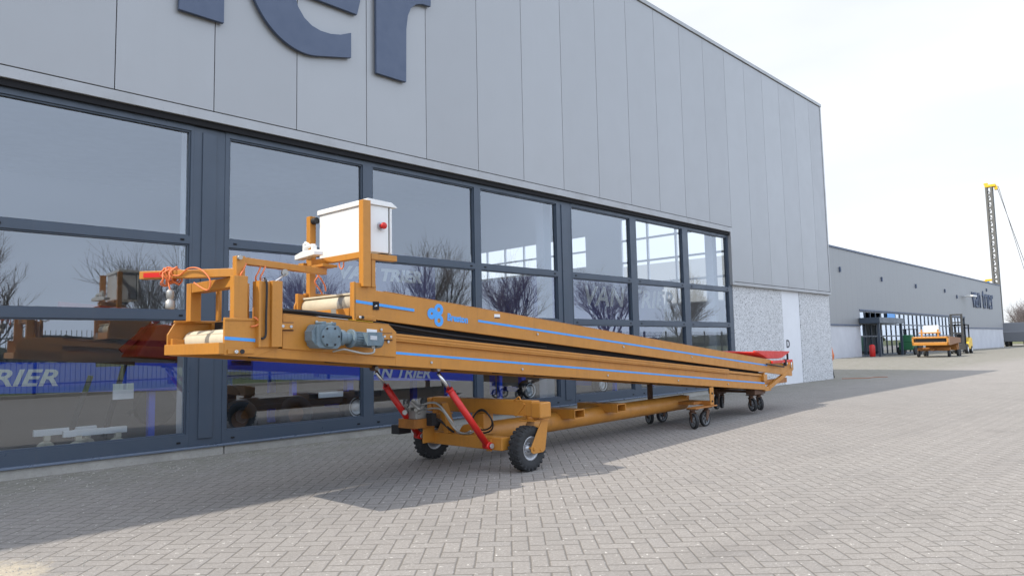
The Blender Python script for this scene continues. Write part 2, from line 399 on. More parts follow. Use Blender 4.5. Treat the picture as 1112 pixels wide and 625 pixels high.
# ------------------------------------------------------------------ main hall
FY = 8.19           # window frame plane
CY = 8.12           # face of the metal cladding
hall = empty('hall_building', (0, 0, 0))
tag(hall, 'near grey metal clad hall with a long glazed front and dark frames', 'building')
XR = 22.28; ZT = 8.60; XL = -14.0
SEAM0, SEAMD = 2.235, 1.0605
b = MB()
ks = [SEAM0 + SEAMD*k for k in range(-15, 19)] + [XR-.06]
for a, c in zip(ks[:-1], ks[1:]):
    z0 = 2.66 if a > 15.9 else 4.00
    b.box(a+.004, c-.004, CY, CY+.05, z0, ZT-.10)
b.build('cladding', M['clad'], hall, bevel=.004)
b = MB(); b.box(XL, XR-.02, CY+.03, CY+.12, 3.92, ZT-.12); b.box(16.05, XR-.02, CY+.03, CY+.1, 2.60, 3.92)
b.box(XL, XL+.2, CY, CY+24, 0, ZT-.12)
b.build('inner_wall_layer', M['gap'], hall)
b = MB(); b.box(XL, 15.93, CY-.015, CY+.10, 3.87, 3.985)
for xs in range(-3, 5): pass
b.box(15.93, XR+.01, CY-.015, CY+.1, 2.57, 2.645)
b.box(15.93, 16.01, CY-.012, CY+.14, 2.645, 3.985)
b.box(XL, XR+.03, CY-.03, CY+.25, ZT-.09, ZT)
b.box(XR-.055, XR+.02, CY-.012, CY+.2, 2.645, ZT-.09)
b.build('trim', M['trim'], hall, bevel=.004)
b = MB(); b.box(XL, 15.93, CY+.02, CY+.14, 3.80, 3.87); b.build('shadow_gap', M['gap'], hall)
# side wall with its high window band, back wall, roof
b = MB(); SX = XR-.06
def wall_x(x0, x1, ya, yb, za, zb, holes):
    ys = sorted({ya, yb, *[h[0] for h in holes], *[h[1] for h in holes]}); zs = sorted({za, zb, *[h[2] for h in holes], *[h[3] for h in holes]})
    for u0, u1 in zip(ys[:-1], ys[1:]):
        for v0, v1 in zip(zs[:-1], zs[1:]):
            cu, cv = (u0+u1)/2, (v0+v1)/2
            if any(h[0] < cu < h[1] and h[2] < cv < h[3] for h in holes): continue
            b.box(x0, x1, u0, u1, v0, v1)
HO = [(11.0, 15.8, 2.6, 6.0), (17.5, 24.5, 4.3, 5.6)]
wall_x(SX-.15, SX, CY+.26, 33, 0, ZT-.13, HO)
b.build('side_wall', M['interior'], hall)
b = MB(); xs = [-14, -10, -4, 0, 6, 10, 16, 20, 22]
for x0, x1 in zip(xs[:-1], xs[1:]):
    b.box(x0, x1, 33, 33.2, 0, ZT-.13)
b.build('back_wall', M['interior'], hall)
b = MB()
for (y0, y1) in ((CY+.13, 8.9), (10.5, 11.5), (14.5, 17.5), (20.0, 33.3)): b.box(XL, XR-.03, y0, y1, ZT-.12, ZT-.10)
b.build('roof', M['trim'], hall)
k = N('added_skylight_sheet'); tl = k.n('BsdfTranslucent'); tl.inputs[0].default_value = (.58, .59, .6, 1); k.l(tl.outputs[0], k.out.inputs[0]); M['added_skylight'] = k.m
for (y0, y1) in ((8.9, 10.5), (11.5, 14.5), (17.5, 20.0)): MB().box(XL, XR-.03, y0+.002, y1-.002, ZT-.115, ZT-.105).build('added_skylight', M['added_skylight'], hall)  # unseen roof strips, added to bring light onto the machines inside
sheet('floor', XL, XR-.2, FY+.2, 33, .03, M['int_floor'])
for (y0, y1, z0, z1) in HO:
    f = MB(); n = round((y1-y0)/1.2); mz = max(1, round((z1-z0)/.85))
    for i in range(n+1): y = y0+(y1-y0)*i/n; f.box(SX-.13, SX-.05, y-.035, y+.035, z0, z1)
    for i in range(mz+1): z = z0+(z1-z0)*i/mz; f.box(SX-.128, SX-.052, y0, y1, z-.035, z+.035)
    wf = f.build('side_window', M['white'], hall)
# interior columns
for x in (3.28, 9.7, 16.0):
    MB().box(x-.1, x+.1, 8.6, 8.8, 0.04, ZT-.2).build('column', M['interior'], hall, bevel=.006)
# pebble wall and white door strip
b = MB(); b.box(16.06, 18.86, FY, FY+.25, 0, 2.57); b.box(20.05, XR-.01, FY, FY+.25, 0, 2.57)
b.build('stone_wall', M['pebble'], hall)
dp = MB().box(18.86, 20.05, FY+.02, FY+.25, 0, 2.57).build('white_door_panel', paint('white_panel_paint', (.74,.75,.77), .5, .15, (.5,.5,.48), 1.2), hall)
text('door_letter', 'D', .30, M['dark_letters'], dp, T(19.04, FY+.016, 1.0) @ RX90, .003, .006)
# windows: one window per bay, each pane its own piece
def bay(x0, x1, cols):
    f = MB(); zt, zb = 3.80, .12
    rows = [(.26, 1.545), (1.64, 2.41), (2.50, 3.735)]
    z_edges = [(zb, .26), (1.545, 1.64), (2.41, 2.50), (3.735, zt)]
    for (a, c) in z_edges: f.box(x0, x1, FY, FY+.09, a, c)
    xe = [x0] + [v for c in cols for v in c] + [x1]
    for a, c in zip(xe[0::2], xe[1::2]):
        if c-a > .001:
            for r0, r1 in rows: f.box(a, c, FY+.001, FY+.089, r0, r1)
    for a, c in cols:          # glazing beads give a fine stepped edge
        for r0, r1 in rows:
            f.box(a, a+.018, FY+.02, FY+.05, r0, r1); f.box(c-.018, c, FY+.02, FY+.05, r0, r1)
            f.box(a+.018, c-.018, FY+.02, FY+.05, r0, r0+.018); f.box(a+.018, c-.018, FY+.02, FY+.05, r1-.018, r1)
    for a, c in cols:          # drainage caps on transoms
        for z in (.175, 1.59, 2.455):
            for x in (a+.08, c-.08): f.box(x-.02, x+.02, FY-.008, FY, z-.01, z+.01, 1)
    wo = f.build('window', [M['frame_dark'], M['gap']], hall)
    for a, c in cols:
        for r0, r1 in rows:
            MB().box(a+.006, c-.006, FY+.052, FY+.064, r0+.006, r1-.006).build('pane', M['glass'], wo)
bay(3.47, 9.53, [(3.52, 5.40), (5.56, 7.49), (7.63, 9.50)])
bay(9.90, 16.05, [(9.93, 11.78), (12.00, 13.80), (14.04, 15.86)])
bay(-2.94, 3.10, [(-2.9, -1.0), (-.86, 1.06), (1.2, 3.07)])
bay(-9.4, -3.32, [(-9.3, -7.4), (-7.26, -5.33), (-5.2, -3.36)])
for x in (3.285, 9.715, -3.13):
    p = MB(); p.box(x-.185, x+.185, FY+.004, FY+.12, .12, 3.797)
    p.box(x-.085, x+.075, FY-.012, FY+.004, .20, 3.74); p.build('post', M['frame_dark'], hall, bevel=.004)
MB().box(-14, -9.4, FY, FY+.2, .12, 3.8).build('end_wall_panel', M['frame_dark'], hall)
b = MB(); b.box(-14, 16.05, FY-.055, FY+.06, .098, .120); b.build('sill', M['steel'] if False else paint('sill_metal', (.16,.20,.27), .3, .2, (.2,.2,.2), 3, metal=.4), hall, bevel=.003)
b = MB(); xx = -14.0
while xx < 16: x2 = min(xx+3.35 if xx > -13.9 else 3.49-3.35*4, 16.05); b.box(xx+.005, x2-.005, FY-.03, FY+.15, -.05, .096); xx = x2
b.build('plinth', M['concrete'], hall, bevel=.008)

# giant letters
def arc(cx, cz, rx, rz, a0, a1, n=24): return [(cx+rx*math.cos(R(a0+(a1-a0)*i/n)), cz+rz*math.sin(R(a0+(a1-a0)*i/n))) for i in range(n+1)]
LY0, LY1 = CY-.07, CY-.02
k_ = .9915
def L(poly): return [(x*k_, 1.15+(z-1.15)*k_) for x, z in poly]
b = MB(); b.prism(L([(2.88,5.11),(3.40,5.11),(3.40,7.0),(2.88,7.0)]), LY0, LY1); b.prism(L(arc(3.14, 7.5, .31, .31, 0, 360, 28)[:-1]), LY0, LY1)
b.build('letter_i', M['letter_dark'], hall, bevel=.004)
b = MB()
low = arc(4.5, 6.1, .85, 1.05, 180, 284, 26) + [(5.17, 5.19), (5.17, 5.55), (5.0, 5.47), (4.85, 5.435), (4.7, 5.43), (4.57, 5.46), (4.46, 5.53), (4.37, 5.65), (4.31, 5.82), (4.29, 6.1)]
b.prism(L(low), LY0, LY1)
up = arc(4.5, 6.1, .85, 1.0, 180, 0, 30) + [(5.28, 5.845), (4.9, 5.845)] + arc(4.62, 6.15, .30, .55, 0, 180, 16)
b.prism(L(arc(4.5, 6.1, .85, 1.0, 180, 0, 30) + [(4.92, 6.1)] + arc(4.62, 6.1, .31, .6, 0, 180, 16)[1:]), LY0+.002, LY1+.002)
b.prism(L([(4.25, 5.845), (5.27, 5.845), (5.33, 6.1), (5.34, 6.2), (4.25, 6.2)]), LY0+.004, LY1+.004)
b.build('letter_e', M['letter_dark'], hall, bevel=.004)
def r_poly(dx): return L([(x+dx, z) for x, z in [(5.585,5.09),(6.11,5.09),(6.12,5.9),(6.15,6.12),(6.21,6.26),(6.31,6.355),(6.43,6.40),(6.59,6.415),(6.60,7.05),(6.4,7.05),(6.2,6.95),(6.06,6.75),(6.05,7.0),(5.585,7.0)]])
for dx in (0, -4.25): MB().prism(r_poly(dx), LY0, LY1).build('letter_r', M['letter_dark'], hall, bevel=.004)
MB().prism(L([(.25,5.11),(.77,5.11),(.77,6.6),(1.15,6.6),(1.15,7.0),(.77,7.0),(.77,7.6),(.25,7.6),(.25,7.0),(0,7.0),(0,6.6),(.25,6.6)]), LY0, LY1).build('letter_t', M['letter_dark'], hall, bevel=.004)

# ------------------------------------------------------------------ the orange conveyor
PHI = R(2.9)
cv = empty('conveyor', (2.0, 4.70, 0), PHI)
tag(cv, 'long orange double belt conveyor with blue stripes parked in front of the glazed hall', 'conveyor')
zl = lambda s: 1.143 - .0838*s
zu = lambda s: 1.517 - .0935*s
def off(f, d): return lambda s: f(s)+d
W = .88; W2 = .87
OR = M['orange']
def P(name, b, mat=OR, parent=cv, bevel=.003): return b.build(name, mat, parent, bevel=bevel)
# lower side rails
S1 = 9.08
def lower_rail(sgn, t0):
    """sgn +1: near side, faces -t"""
    b = MB()
    def tt(a, c): return (t0+a, t0+c) if sgn > 0 else (t0-c, t0-a)
    if sgn > 0: b.slab(.0, 1.46, *tt(0, .06), off(zl, 0), off(zl, .072)); 
    b.slab(1.46 if sgn > 0 else 0, S1, *tt(0, .06), off(zl, 0), off(zl, .128))
    b.slab(1.3 if sgn > 0 else .3, S1-.05, *tt(.028, .05), off(zl, .128), off(zl, .21))
    b.slab(1.3 if sgn > 0 else .3, 7.75, *tt(-.004, .06), off(zl, .205), off(zl, .268))
    b.slab(1.4, 7.75, *tt(-.010, -.004), off(zl, .222), off(zl, .236))
    b.slab(1.4, 7.75, *tt(-.010, -.004), off(zl, .248), off(zl, .262))
    b.slab(7.75, S1-.1, *tt(.006, .05), off(zl, .215), off(zl, .25))
    return b
P('side_rail', lower_rail(1, 0)); P('side_rail', lower_rail(-1, W))
b = MB(); b.slab(1.462, S1-.02, -.0022, .001, off(zl, .098), off(zl, .118)); P('blue_stripe', b, M['blue_stripe'], bevel=0)
# belt, underside
b = MB(); b.slab(.1, S1, .06, W-.06, off(zl, .15), off(zl, .165)); P('lower_belt', b, M['belt'], bevel=0)
b = MB(); b.slab(.25, S1-.1, .06, W-.06, off(zl, .03), off(zl, .045))
for i in range(12): s = .6+i*.72; b.slab(s, s+.06, .05, W-.05, off(zl, .02), off(zl, .14))
P('underside', b, M['dark_gap'])
# front of lower frame
b = MB(); b.box(-.035, .03, .0, W, 1.148, 1.226); P('front_bar', b)
b = MB(); b.cyl((.17, .03, 1.245), (.17, W-.03, 1.245), .082, n=28); P('front_roller', b, M['belt'])
b = MB(); b.slab(.05, .45, .075, W-.06, lambda s: 1.16, lambda s: 1.18); P('front_tray', b)
b = MB(); b.prism([(.0,1.143),(.22,1.125),(.40,1.185),(.40,1.385),(.0,1.395)], -.004, .020)
P('front_side_plate', b)
b = MB(); b.prism([(.0,1.245),(.22,1.228),(.22,1.25),(.0,1.267)], -.0065, -.0045); P('blue_stripe', b, M['blue_stripe'], bevel=0)
b = MB(); b.box(.0, .235, -.012, -.005, 1.375, 1.392); P('plate_edge', b); b = MB(); b.box(.02, .21, -.016, -.006, 1.148, 1.180); P('bolt_plate', b)
b = MB(); b.cyl((.075, -.03, 1.163), (.075, .0, 1.163), .012, n=12); b.cyl((.12, -.022, 1.163), (.12, .0, 1.163), .016, n=12, m=1); P('bolt', b, [M['steel'], M['black']], bevel=0)
b = MB(); b.prism([(-.02,1.16),(.5,1.12),(.5,1.41),(.10,1.41),(.03,1.385),(-.02,1.30)], W-.02, W); b.box(.02,.5, W-.05, W-.02, 1.39, 1.408); P('far_side_plate', b)
b = MB(); b.box(.30, .42, .40, W-.1, 1.27, 1.395); b.cyl((.29, .62, 1.35), (.30, .62, 1.35), .012, n=10, m=1); P('guard_flap', b, [M['black'], M['steel']])
# upright channel on the near side
b = MB(); b.box(.225, .242, -.045, .05, 1.19, 1.655); b.box(.325, .405, -.045, -.033, 1.19, 1.66); b.box(.242, .325, -.02, -.010, 1.19, 1.655)
b.box(.393, .405, -.033, .05, 1.19, 1.66); b.box(.325, .337, -.033, .0, 1.19, 1.66)
P('upright_channel', b)
b = MB(); b.tube([(.30, .02, 1.68), (.285, -.03, 1.655), (.285, -.04, 1.60), (.283, -.036, 1.4), (.28, -.036, 1.27), (.25, -.03, 1.25)], .008, 8); P('cable', b, M['black'], bevel=0)
# portal
b = MB(); b.box(.065, .165, .0, .06, 1.39, 1.685); P('portal_post', b)
b = MB(); b.box(.10, .18, W-.13, W-.05, 1.40, 1.69); P('portal_post', b)
b = MB(); b.box(.10, .20, .076, W-.14, 1.615, 1.686); P('portal_beam', b)
b = MB()
for (s, t) in ((.24, .16), (.30, .30), (.24, .58), (.28, .68)): b.cyl((s, t, 1.40), (s, t, 1.65), .018, n=12)
each('guide_rod', b, OR, cv, .002)
# slanting tow pole at the front
M2 = T(.14, .10, 1.715) @ Matrix.Rotation(math.atan2(.76, -.375), 4, 'Z') @ Matrix.Rotation(R(-1.2), 4, 'Y')
b = MB(); b.box(0, .81, -.035, .035, -.028, .030, M=M2); P('tow_pole', b)
b = MB(); b.box(.60, .77, .0355, .040, -.018, .016, M=M2); P('red_tag', b, M['red'], bevel=0)
# orange cable coiled around the pole, hanging plug
b = MB(); pth = []
for i in range(160):
    t = i/159; a = t*2*math.pi*6.2; q = M2 @ Vector((.50 + .11*t + .012*math.sin(5*a), math.cos(a)*(.052+.012*math.sin(3.3*a)), math.sin(a)*(.062+.015*math.sin(2.1*a)) - .01)); pth.append(q)
b.tube(pth, .0055, 6)
q0 = pth[0]; b.tube([q0, q0+Vector((.03,-.04,.0)), q0+Vector((.06,-.12,.045)), q0+Vector((.10,-.22,.03)), q0+Vector((.13,-.30,-.05)), q0+Vector((.12,-.28,-.12)), q0+Vector((.08,-.16,-.06))], .0055, 6)
q1 = pth[-1]; pl = M2 @ Vector((.52, .05, -.12)); b.tube([q1, (q1+pl)/2+Vector((.0,.01,.03)), pl], .0055, 6)
P('orange_cable', b, M['cable_orange'], bevel=0)
b = MB(); b.lathe([(.0,.0),(.010,.0),(.022,-.008),(.026,-.02),(.026,-.06),(.020,-.066),(.020,-.078),(.030,-.082),(.031,-.13),(.026,-.14),(.0,-.14)], pl+Vector((0,0,.01)), 'z', 20); P('plug', b, M['dirty_steel'], bevel=0)
# raised arm toward the cabinet
b = MB(); b.box(.105, .17, .05, .11, 1.686, 1.83); P('arm_post', b)
b = MB(); b.prism([(.19,1.775),(1.16,1.885),(1.16,1.935),(.19,1.825)], .055, .115); 
b = MB(); Ma = T(.14, .09, 1.80) @ Matrix.Rotation(math.atan2(.30, .95), 4, 'Z'); b.box(.03, .92, -.03, .03, -.022, .026, M=Ma); P('arm', b)
b = MB(); b.cyl((.12, .045, 1.815), (.12, .02, 1.815), .016, n=14); e_ = Ma @ Vector((.42, -.03, -.05)); b.cyl(e_, e_+Vector((0,-.02,0)), .026, n=16); each('arm_bolt', b, M['dirty_steel'], cv)
b = MB(); e1 = Ma @ Vector((.42, -.045, -.06)); b.cyl(e1, e1+Vector((-.14,-.05,-.085)), .008, n=10); b.cyl(e1+Vector((-.14,-.05,-.085)), e1+Vector((-.22,-.05,-.05)), .007, n=10); P('latch_rod', b, M['steel'], bevel=0)
b = MB()
for k, (s, t) in enumerate(((.33, .13), (.36, .12), (.18, .06))):
    b.tube([(s, t, 1.78), (s-.03, t-.02, 1.73), (s-.05, t-.02, 1.69), (s-.03, t, 1.655)], .006, 6)
b.tube([(.2, -.02, 1.40), (.22, -.03, 1.385), (.235, -.035, 1.36), (.21, -.03, 1.34), (.185, -.01, 1.335)], .006, 6)
each('cable', b, M['cable_orange'], cv)
# cover plate with the drive
b = MB(); b.prism([(.425,1.178),(1.455,1.093),(1.460,1.300),(1.385,1.357),(.425,1.425)], -.014, .0); b.box(.43, 1.38, -.012, .3, 0, 0.001) if False else None
P('drive_cover', b)
b = MB(); b.prism([(.43,1.426),(1.385,1.358),(1.385,1.364),(.43,1.432)], -.014, .20); P('cover_lip', b)
b = MB(); b.prism([(.72,1.4125),(.98,1.394),(.98,1.397),(.72,1.4155)], -.017, .03, m=0); b.prism([(.98,1.394),(1.22,1.377),(1.22,1.380),(.98,1.397)], -.017, .03, m=1); P('marking_tape', b, [M['sticker'], M['yellow']], bevel=0)
for (s, z) in ((.44, 1.338), (1.345, 1.262)):
    b = MB(); b.box(s-.070, s+.070, -.018, -.0142, z-.034, z+.030, 2); b.box(s-.062, s+.062, -.040, -.018, z-.024, z+.022); b.cyl((s-.03,-.048,z),(s-.03,-.04,z), .011, n=10, m=1); b.cyl((s+.035,-.048,z-.003),(s+.035,-.04,z-.003), .011, n=10, m=1)  # dark backing plate stands in for the shaded bracket edges
    P('bracket', b, [OR, M['rim'], M['rusty']])
b = MB()
for (s, z) in ((.40,1.387),(1.30,1.318),(.83,1.365),(.70,1.372),(1.37,1.22)): b.cyl((s,-.026,z),(s,-.014,z), .011, n=8)
each('bolt', b, M['rim'], cv)
b = MB(); b.prism([(1.16,1.325),(1.26,1.317),(1.26,1.255),(1.16,1.262)], -.0165, -.0142); P('sticker', b, M['sticker'], bevel=0)
b = MB(); b.box(1.225, 1.25, -.0185, -.0168, 1.262, 1.278); P('sticker', b, M['red'], bevel=0)
# gearmotor
mot = empty('gearmotor'); mot.parent = cv
b = MB()
oc = [(.615,1.20),(.615,1.335),(.635,1.352),(.80,1.340),(.825,1.318),(.82,1.19),(.79,1.168),(.64,1.178)]
b.prism(oc, -.155, -.02)
b.prism([(.585,1.235),(.585,1.30),(.62,1.345),(.64,1.345),(.64,1.18),(.62,1.195)], -.14, -.04)
b.lathe([(.0,-.022),(.045,-.022),(.06,-.016),(.078,-.016),(.080,0)], (.725,-.155,1.26), 'y', 28)
for k in range(6): a = k*math.pi/3; b.cyl((.725+.068*math.cos(a),-.178,1.26+.068*math.sin(a)),(.725+.068*math.cos(a),-.168,1.26+.068*math.sin(a)),.009,n=8,m=1)
b.box(.66, .70, -.15, -.06, 1.345, 1.372); b.box(.745, .785, -.15, -.06, 1.343, 1.366)
b.build('gearbox', [M['grey_machine'], M['black']], mot, bevel=.006)
b = MB(); b.cyl((.83,-.10,1.255),(.875,-.10,1.252),.060,n=24); b.cyl((.875,-.10,1.252),(.935,-.10,1.247),.044,n=24); b.cyl((.935,-.10,1.247),(.955,-.10,1.245),.072,n=24); b.cyl((.955,-.10,1.245),(1.17,-.10,1.228),.052,n=28); 
for k in range(18):
    a = k*math.pi/9; u = Vector((0, math.cos(a), math.sin(a)))
    c0 = Vector((.965,-.10,1.2445))+u*.056; c1 = Vector((1.165,-.10,1.2285))+u*.056
    b.cyl(c0, c1, .0045, n=4)
b.cyl((1.17,-.10,1.228),(1.225,-.10,1.224),.062,.054,n=24)
b.build('motor_body', M['grey_machine'], mot, bevel=.003)
b = MB(); b.box(1.03, 1.155, -.205, -.14, 1.195, 1.285); b.box(1.022, 1.163, -.212, -.205, 1.188, 1.292); b.cyl((1.10,-.175,1.195),(1.10,-.175,1.165),.014,n=12,m=1); b.prism([(1.045,1.235),(1.11,1.23),(1.11,1.262),(1.045,1.267)], -.2145, -.2125, m=2)
b.build('terminal_box', [M['grey_machine'], M['dirty_steel'], M['rim']], mot, bevel=.006)
b = MB(); b.tube([(1.10,-.19,1.17),(1.09,-.19,1.135),(1.03,-.16,1.13),(.95,-.12,1.15),(.88,-.10,1.165),(.82,-.05,1.15)], .008, 8)
b.build('motor_cable', M['dirty_steel'], mot)
# black hoses along the gap
b = MB()
for dz, dt in ((0, .03), (-.016, .055)):
    b.tube([(.32, dt, 1.46+dz), (.6, dt, 1.452+dz), (.9, dt, 1.43+dz), (1.2, dt, 1.395+dz), (1.5, dt, 1.352+dz), (2.2, dt+.02, 1.27+dz), (3.5, dt+.02, 1.15+dz)], .012, 8)
each('hose', b, M['black'], cv)
# dark fill in the gap between frames: folded stays and a shade-black sheet
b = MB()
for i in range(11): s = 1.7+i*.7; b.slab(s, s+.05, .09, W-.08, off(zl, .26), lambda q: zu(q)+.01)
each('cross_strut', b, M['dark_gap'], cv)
b = MB(); b.slab(1.35, 9.0, .062, .075, off(zl, .262), lambda q: zu(q)+.005); P('gap_shade_sheet', b, M['gap'], bevel=0)  # black sheet added so the gap reads as deep shade
# upper frame
U0, U1 = 1.055, 9.75
def hu(s): return .240 - .0028*(s-1)
def upper_rail(t0, t1, lip):
    b = MB(); b.slab(U0, U1, t0, t1, zu, lambda s: zu(s)+hu(s)-.001)
    b.slab(U0+.3, 9.35, min(t0, t1+lip) if lip < 0 else t0, max(t1, t1+lip) if lip > 0 else t1, lambda s: zu(s)+hu(s), lambda s: zu(s)+hu(s)+.006)
    return b
P('upper_side_rail', upper_rail(0, .045, .012)); P('upper_side_rail', upper_rail(W2-.045, W2, 0))
b = MB()
b.prism([(1.05,1.40),(1.26,1.385),(1.26,1.685),(1.05,1.69)], -.006, .0)
b.box(1.045, 1.062, -.006, .05, 1.39, 1.695); P('front_gusset', b)
b = MB(); b.slab(1.062, 1.66, -.0085, -.0062, lambda s: zu(s)+.112, lambda s: zu(s)+.135); b.slab(2.44, 9.2, -.0025, -.0005, lambda s: zu(s)+.108, lambda s: zu(s)+.129); P('blue_stripe', b, M['blue_stripe'], bevel=0)
b = MB(); b.box(1.225, 1.285, -.0125, -.009, 1.478, 1.545, 0); b.box(1.25, 1.265, -.0135, -.0127, 1.507, 1.517, 1); b.box(1.238, 1.252, -.0135, -.0127, 1.505, 1.508, 1); P('sensor_plate', b, [M['gap'], M['white']], bevel=0)
b = MB(); b.box(1.075,1.24,-.012,-.0065,1.40,1.43); b.cyl((1.09,-.03,1.415),(1.09,-.01,1.415),.011,n=10,m=1); b.cyl((1.12,-.022,1.415),(1.12,-.01,1.415),.014,n=10,m=2); P('bolt_plate', b, [OR, M['steel'], M['black']])
b = MB(); b.slab(2.66, 2.74, -.0035, -.0015, lambda s: 1.437, lambda s: 1.475); P('sticker', b, M['sticker'], bevel=0)
b = MB(); b.slab(2.662, 2.738, -.0042, -.0037, lambda s: 1.437, lambda s: 1.447); P('sticker', b, M['dark_letters'], bevel=0)
# round three-lobed emblem and maker's lettering
TH = math.atan(.0935)
b = MB()
def ring(cx, cz, r0, r1, y0):
    n = 28
    pr = [(r0, 0), (r1, 0)]
    o = len(b.v)
    for k in range(n):
        a = 2*math.pi*k/n
        for r in (r0, r1):
            for yy in (y0, y0+.0015): b.v.append((cx+r*math.cos(a), yy, cz+r*math.sin(a)))
    for k in range(n):
        j = (k+1) % n; A = o+4*k; B = o+4*j
        for q in ((A, B, B+2, A+2), (A+1, A+3, B+3, B+1), (A, A+1, B+1, B), (A+2, B+2, B+3, A+3)): b.f.append(q); b.sm.append(False); b.mi.append(0)
ring(1.945, 1.498, .020, .052, -.0030); ring(1.945, 1.402, .020, .052, -.0034); ring(1.862, 1.462, .012, .050, -.0038)
b.prism([(1.90,1.43),(1.95,1.43),(1.95,1.475),(1.90,1.475)], -.0028, -.0018)
P('emblem', b, M['blue_stripe'], bevel=0)
text('maker_lettering', 'Breston', .088, M['blue_stripe'], cv, T(2.045, -.0015, 1.408) @ Matrix.Rotation(TH, 4, 'Y') @ RX90, .001, .0035, 0, 1.0, .92)
# upper belt and front bar
b = MB(); b.slab(1.10, 9.7, .05, W2-.05, lambda s: zu(s)+.19, lambda s: zu(s)+.205); P('upper_belt', b, M['belt'], bevel=0)
b = MB(); b.slab(1.3, 9.6, .045, W2-.045, lambda s: zu(s)+.03, lambda s: zu(s)+.05); P('underside', b, M['dark_gap'], bevel=0)
b = MB(); b.box(1.035, 1.075, .05, W2-.05, 1.395, 1.49); P('front_bar', b)
b = MB(); b.box(1.031, 1.077, .22, .29, 1.392, 1.492); P('bar_strap', b, M['dirty_steel'], bevel=0)
b = MB(); b.cyl((1.17,.05,1.535),(1.17,W2-.02,1.535),.082,n=28); P('front_roller', b, M['belt'], bevel=0)
b = MB(); b.lathe([(.083,0),(.083,.07)], (1.17,.22,1.535), 'y', 28); P('roller_band', b, M['dirty_steel'], bevel=0)
b = MB(); b.prism([(1.04,1.40),(1.6,1.36),(1.6,1.66),(1.16,1.665),(1.06,1.60),(1.04,1.55)], W2-.02, W2+.0); b.box(1.12,1.6,W2-.06,W2-.02,1.642,1.662); P('far_side_plate', b)
# cabinet frame
b = MB(); b.box(1.11, 1.185, -.04, .02, 1.66, 2.36); P('cabinet_post', b)
b = MB(); b.box(1.205, 1.245, -.02, .02, 1.66, 1.93); P('cabinet_post', b)
b = MB(); b.box(1.15, 1.21, .79, .85, 1.56, 2.345); b.cyl((1.18,.785,2.30),(1.18,.73,2.30),.03,n=14,m=1); P('cabinet_post', b, [OR, M['black']])
b = MB(); b.box(1.12, 1.17, .021, .789, 1.895, 1.945); P('cabinet_beam', b)
b = MB(); b.box(1.196, 1.46, -.03, .03, 1.885, 1.932); P('cabinet_beam', b)
b = MB(); b.box(.98, 1.14, .50, .56, 1.865, 1.925); b.box(.96, 1.10, .30, .47, 1.84, 1.862); b.box(.98,1.12,.62,.70,1.865,1.90); P('junction_bracket', b)
b = MB()
b.tube([(1.05,.52,1.86),(1.04,.50,1.80),(1.06,.47,1.75),(1.10,.48,1.70),(1.12,.5,1.66)], .007, 6)
b.tube([(1.05,.55,1.86),(1.09,.56,1.80),(1.06,.57,1.74),(1.09,.55,1.68),(1.12,.55,1.64)], .007, 6)
b.tube([(1.14,.33,1.885),(1.135,.32,1.85),(1.14,.30,1.83),(1.145,.28,1.85),(1.14,.27,1.885)], .006, 6)
each('cable', b, M['cable_orange'], cv)
# silver clamp unit
b = MB(); Mk = T(1.0, .58, 1.95) @ Matrix.Rotation(R(80), 4, 'Z')
b.prism([(-.22,-.01),(.20,-.01),(.20,.03),(.06,.045),(-.18,.04),(-.22,.02)], -.04, .04, M=Mk)
b.box(-.12, .08, -.018, .018, .075, .095, M=Mk); b.box(.04, .075, -.02, .02, .04, .12, M=Mk); b.box(-.14, -.11, -.02, .02, .03, .08, M=Mk); b.cyl(Mk @ Vector((-.02,0,.095)), Mk @ Vector((.06,0,.125)), .014, n=10)
P('clamp', b, M['white_cab'], bevel=.004)
# cabinet
cabi = MB().box(1.20, 1.42, .03, .72, 1.955, 2.345).build('cabinet', M['white_cab'], cv, bevel=.006)
MB().prism([(1.185,2.346),(1.50,2.346),(1.50,2.352),(1.44,2.385),(1.20,2.392),(1.185,2.385)], .012, .735).build('lid', M['white_cab'], cabi, bevel=.004)
MB().box(1.425, 1.432, .04, .71, 1.96, 2.34).build('door_seal', M['black'], cabi)
MB().box(1.432, 1.452, .025, .725, 1.95, 2.342).build('cabinet_door', M['white_cab'], cabi, bevel=.004)
b = MB(); b.cyl((1.335,.03,2.175),(1.335,.015,2.175),.034,n=20,m=1); b.cyl((1.335,.015,2.175),(1.335,-.005,2.175),.02,n=16,m=0); b.lathe([(0,-.03),(.022,-.028),(.028,-.02),(.028,-.008),(.018,0)], (1.335,-.002,2.175), 'y', 20)
b.build('emergency_stop', [M['red'], M['rim']], cabi)
b = MB(); b.cyl((1.44,.12,1.955),(1.44,.12,1.92),.02,n=12); b.cyl((1.40,.16,1.955),(1.40,.16,1.925),.018,n=12); b.box(1.36,1.45,.06,.2,1.935,1.955); b.build('cable_gland', M['black'], cabi)
# rear end
b = MB()
def bar(b, p0, p1, w_, h_, **k):
    p0 = Vector(p0); p1 = Vector(p1); d = p1-p0; L_ = d.length; q = d.to_track_quat('X', 'Z').to_matrix().to_4x4(); q.translation = p0
    b.box(0, L_, -w_/2, w_/2, -h_/2, h_/2, M=q, **k)
for t in (.02, W2-.02):
    bar(b, (9.25, t, .405), (10.32, t, .675), .05, .065)
    b.box(10.25, 10.35, t-.03, t+.03, .66, .80)
P('rear_stay', b)
b = MB(); b.slab(9.06, 9.10, 0, W, off(zl, -.005), off(zl, .28)); b.box(9.10, 9.32, .0, .05, .36, .43); b.box(9.0,9.14,-.02,.05,.53,.63); P('rear_plate', b)
b = MB(); b.slab(9.75, 10.30, .0, .045, lambda s: zu(s)+.0, lambda s: zu(s)+.20); b.slab(9.75, 10.30, W2-.045, W2, lambda s: zu(s), lambda s: zu(s)+.20); P('rear_extension', b)
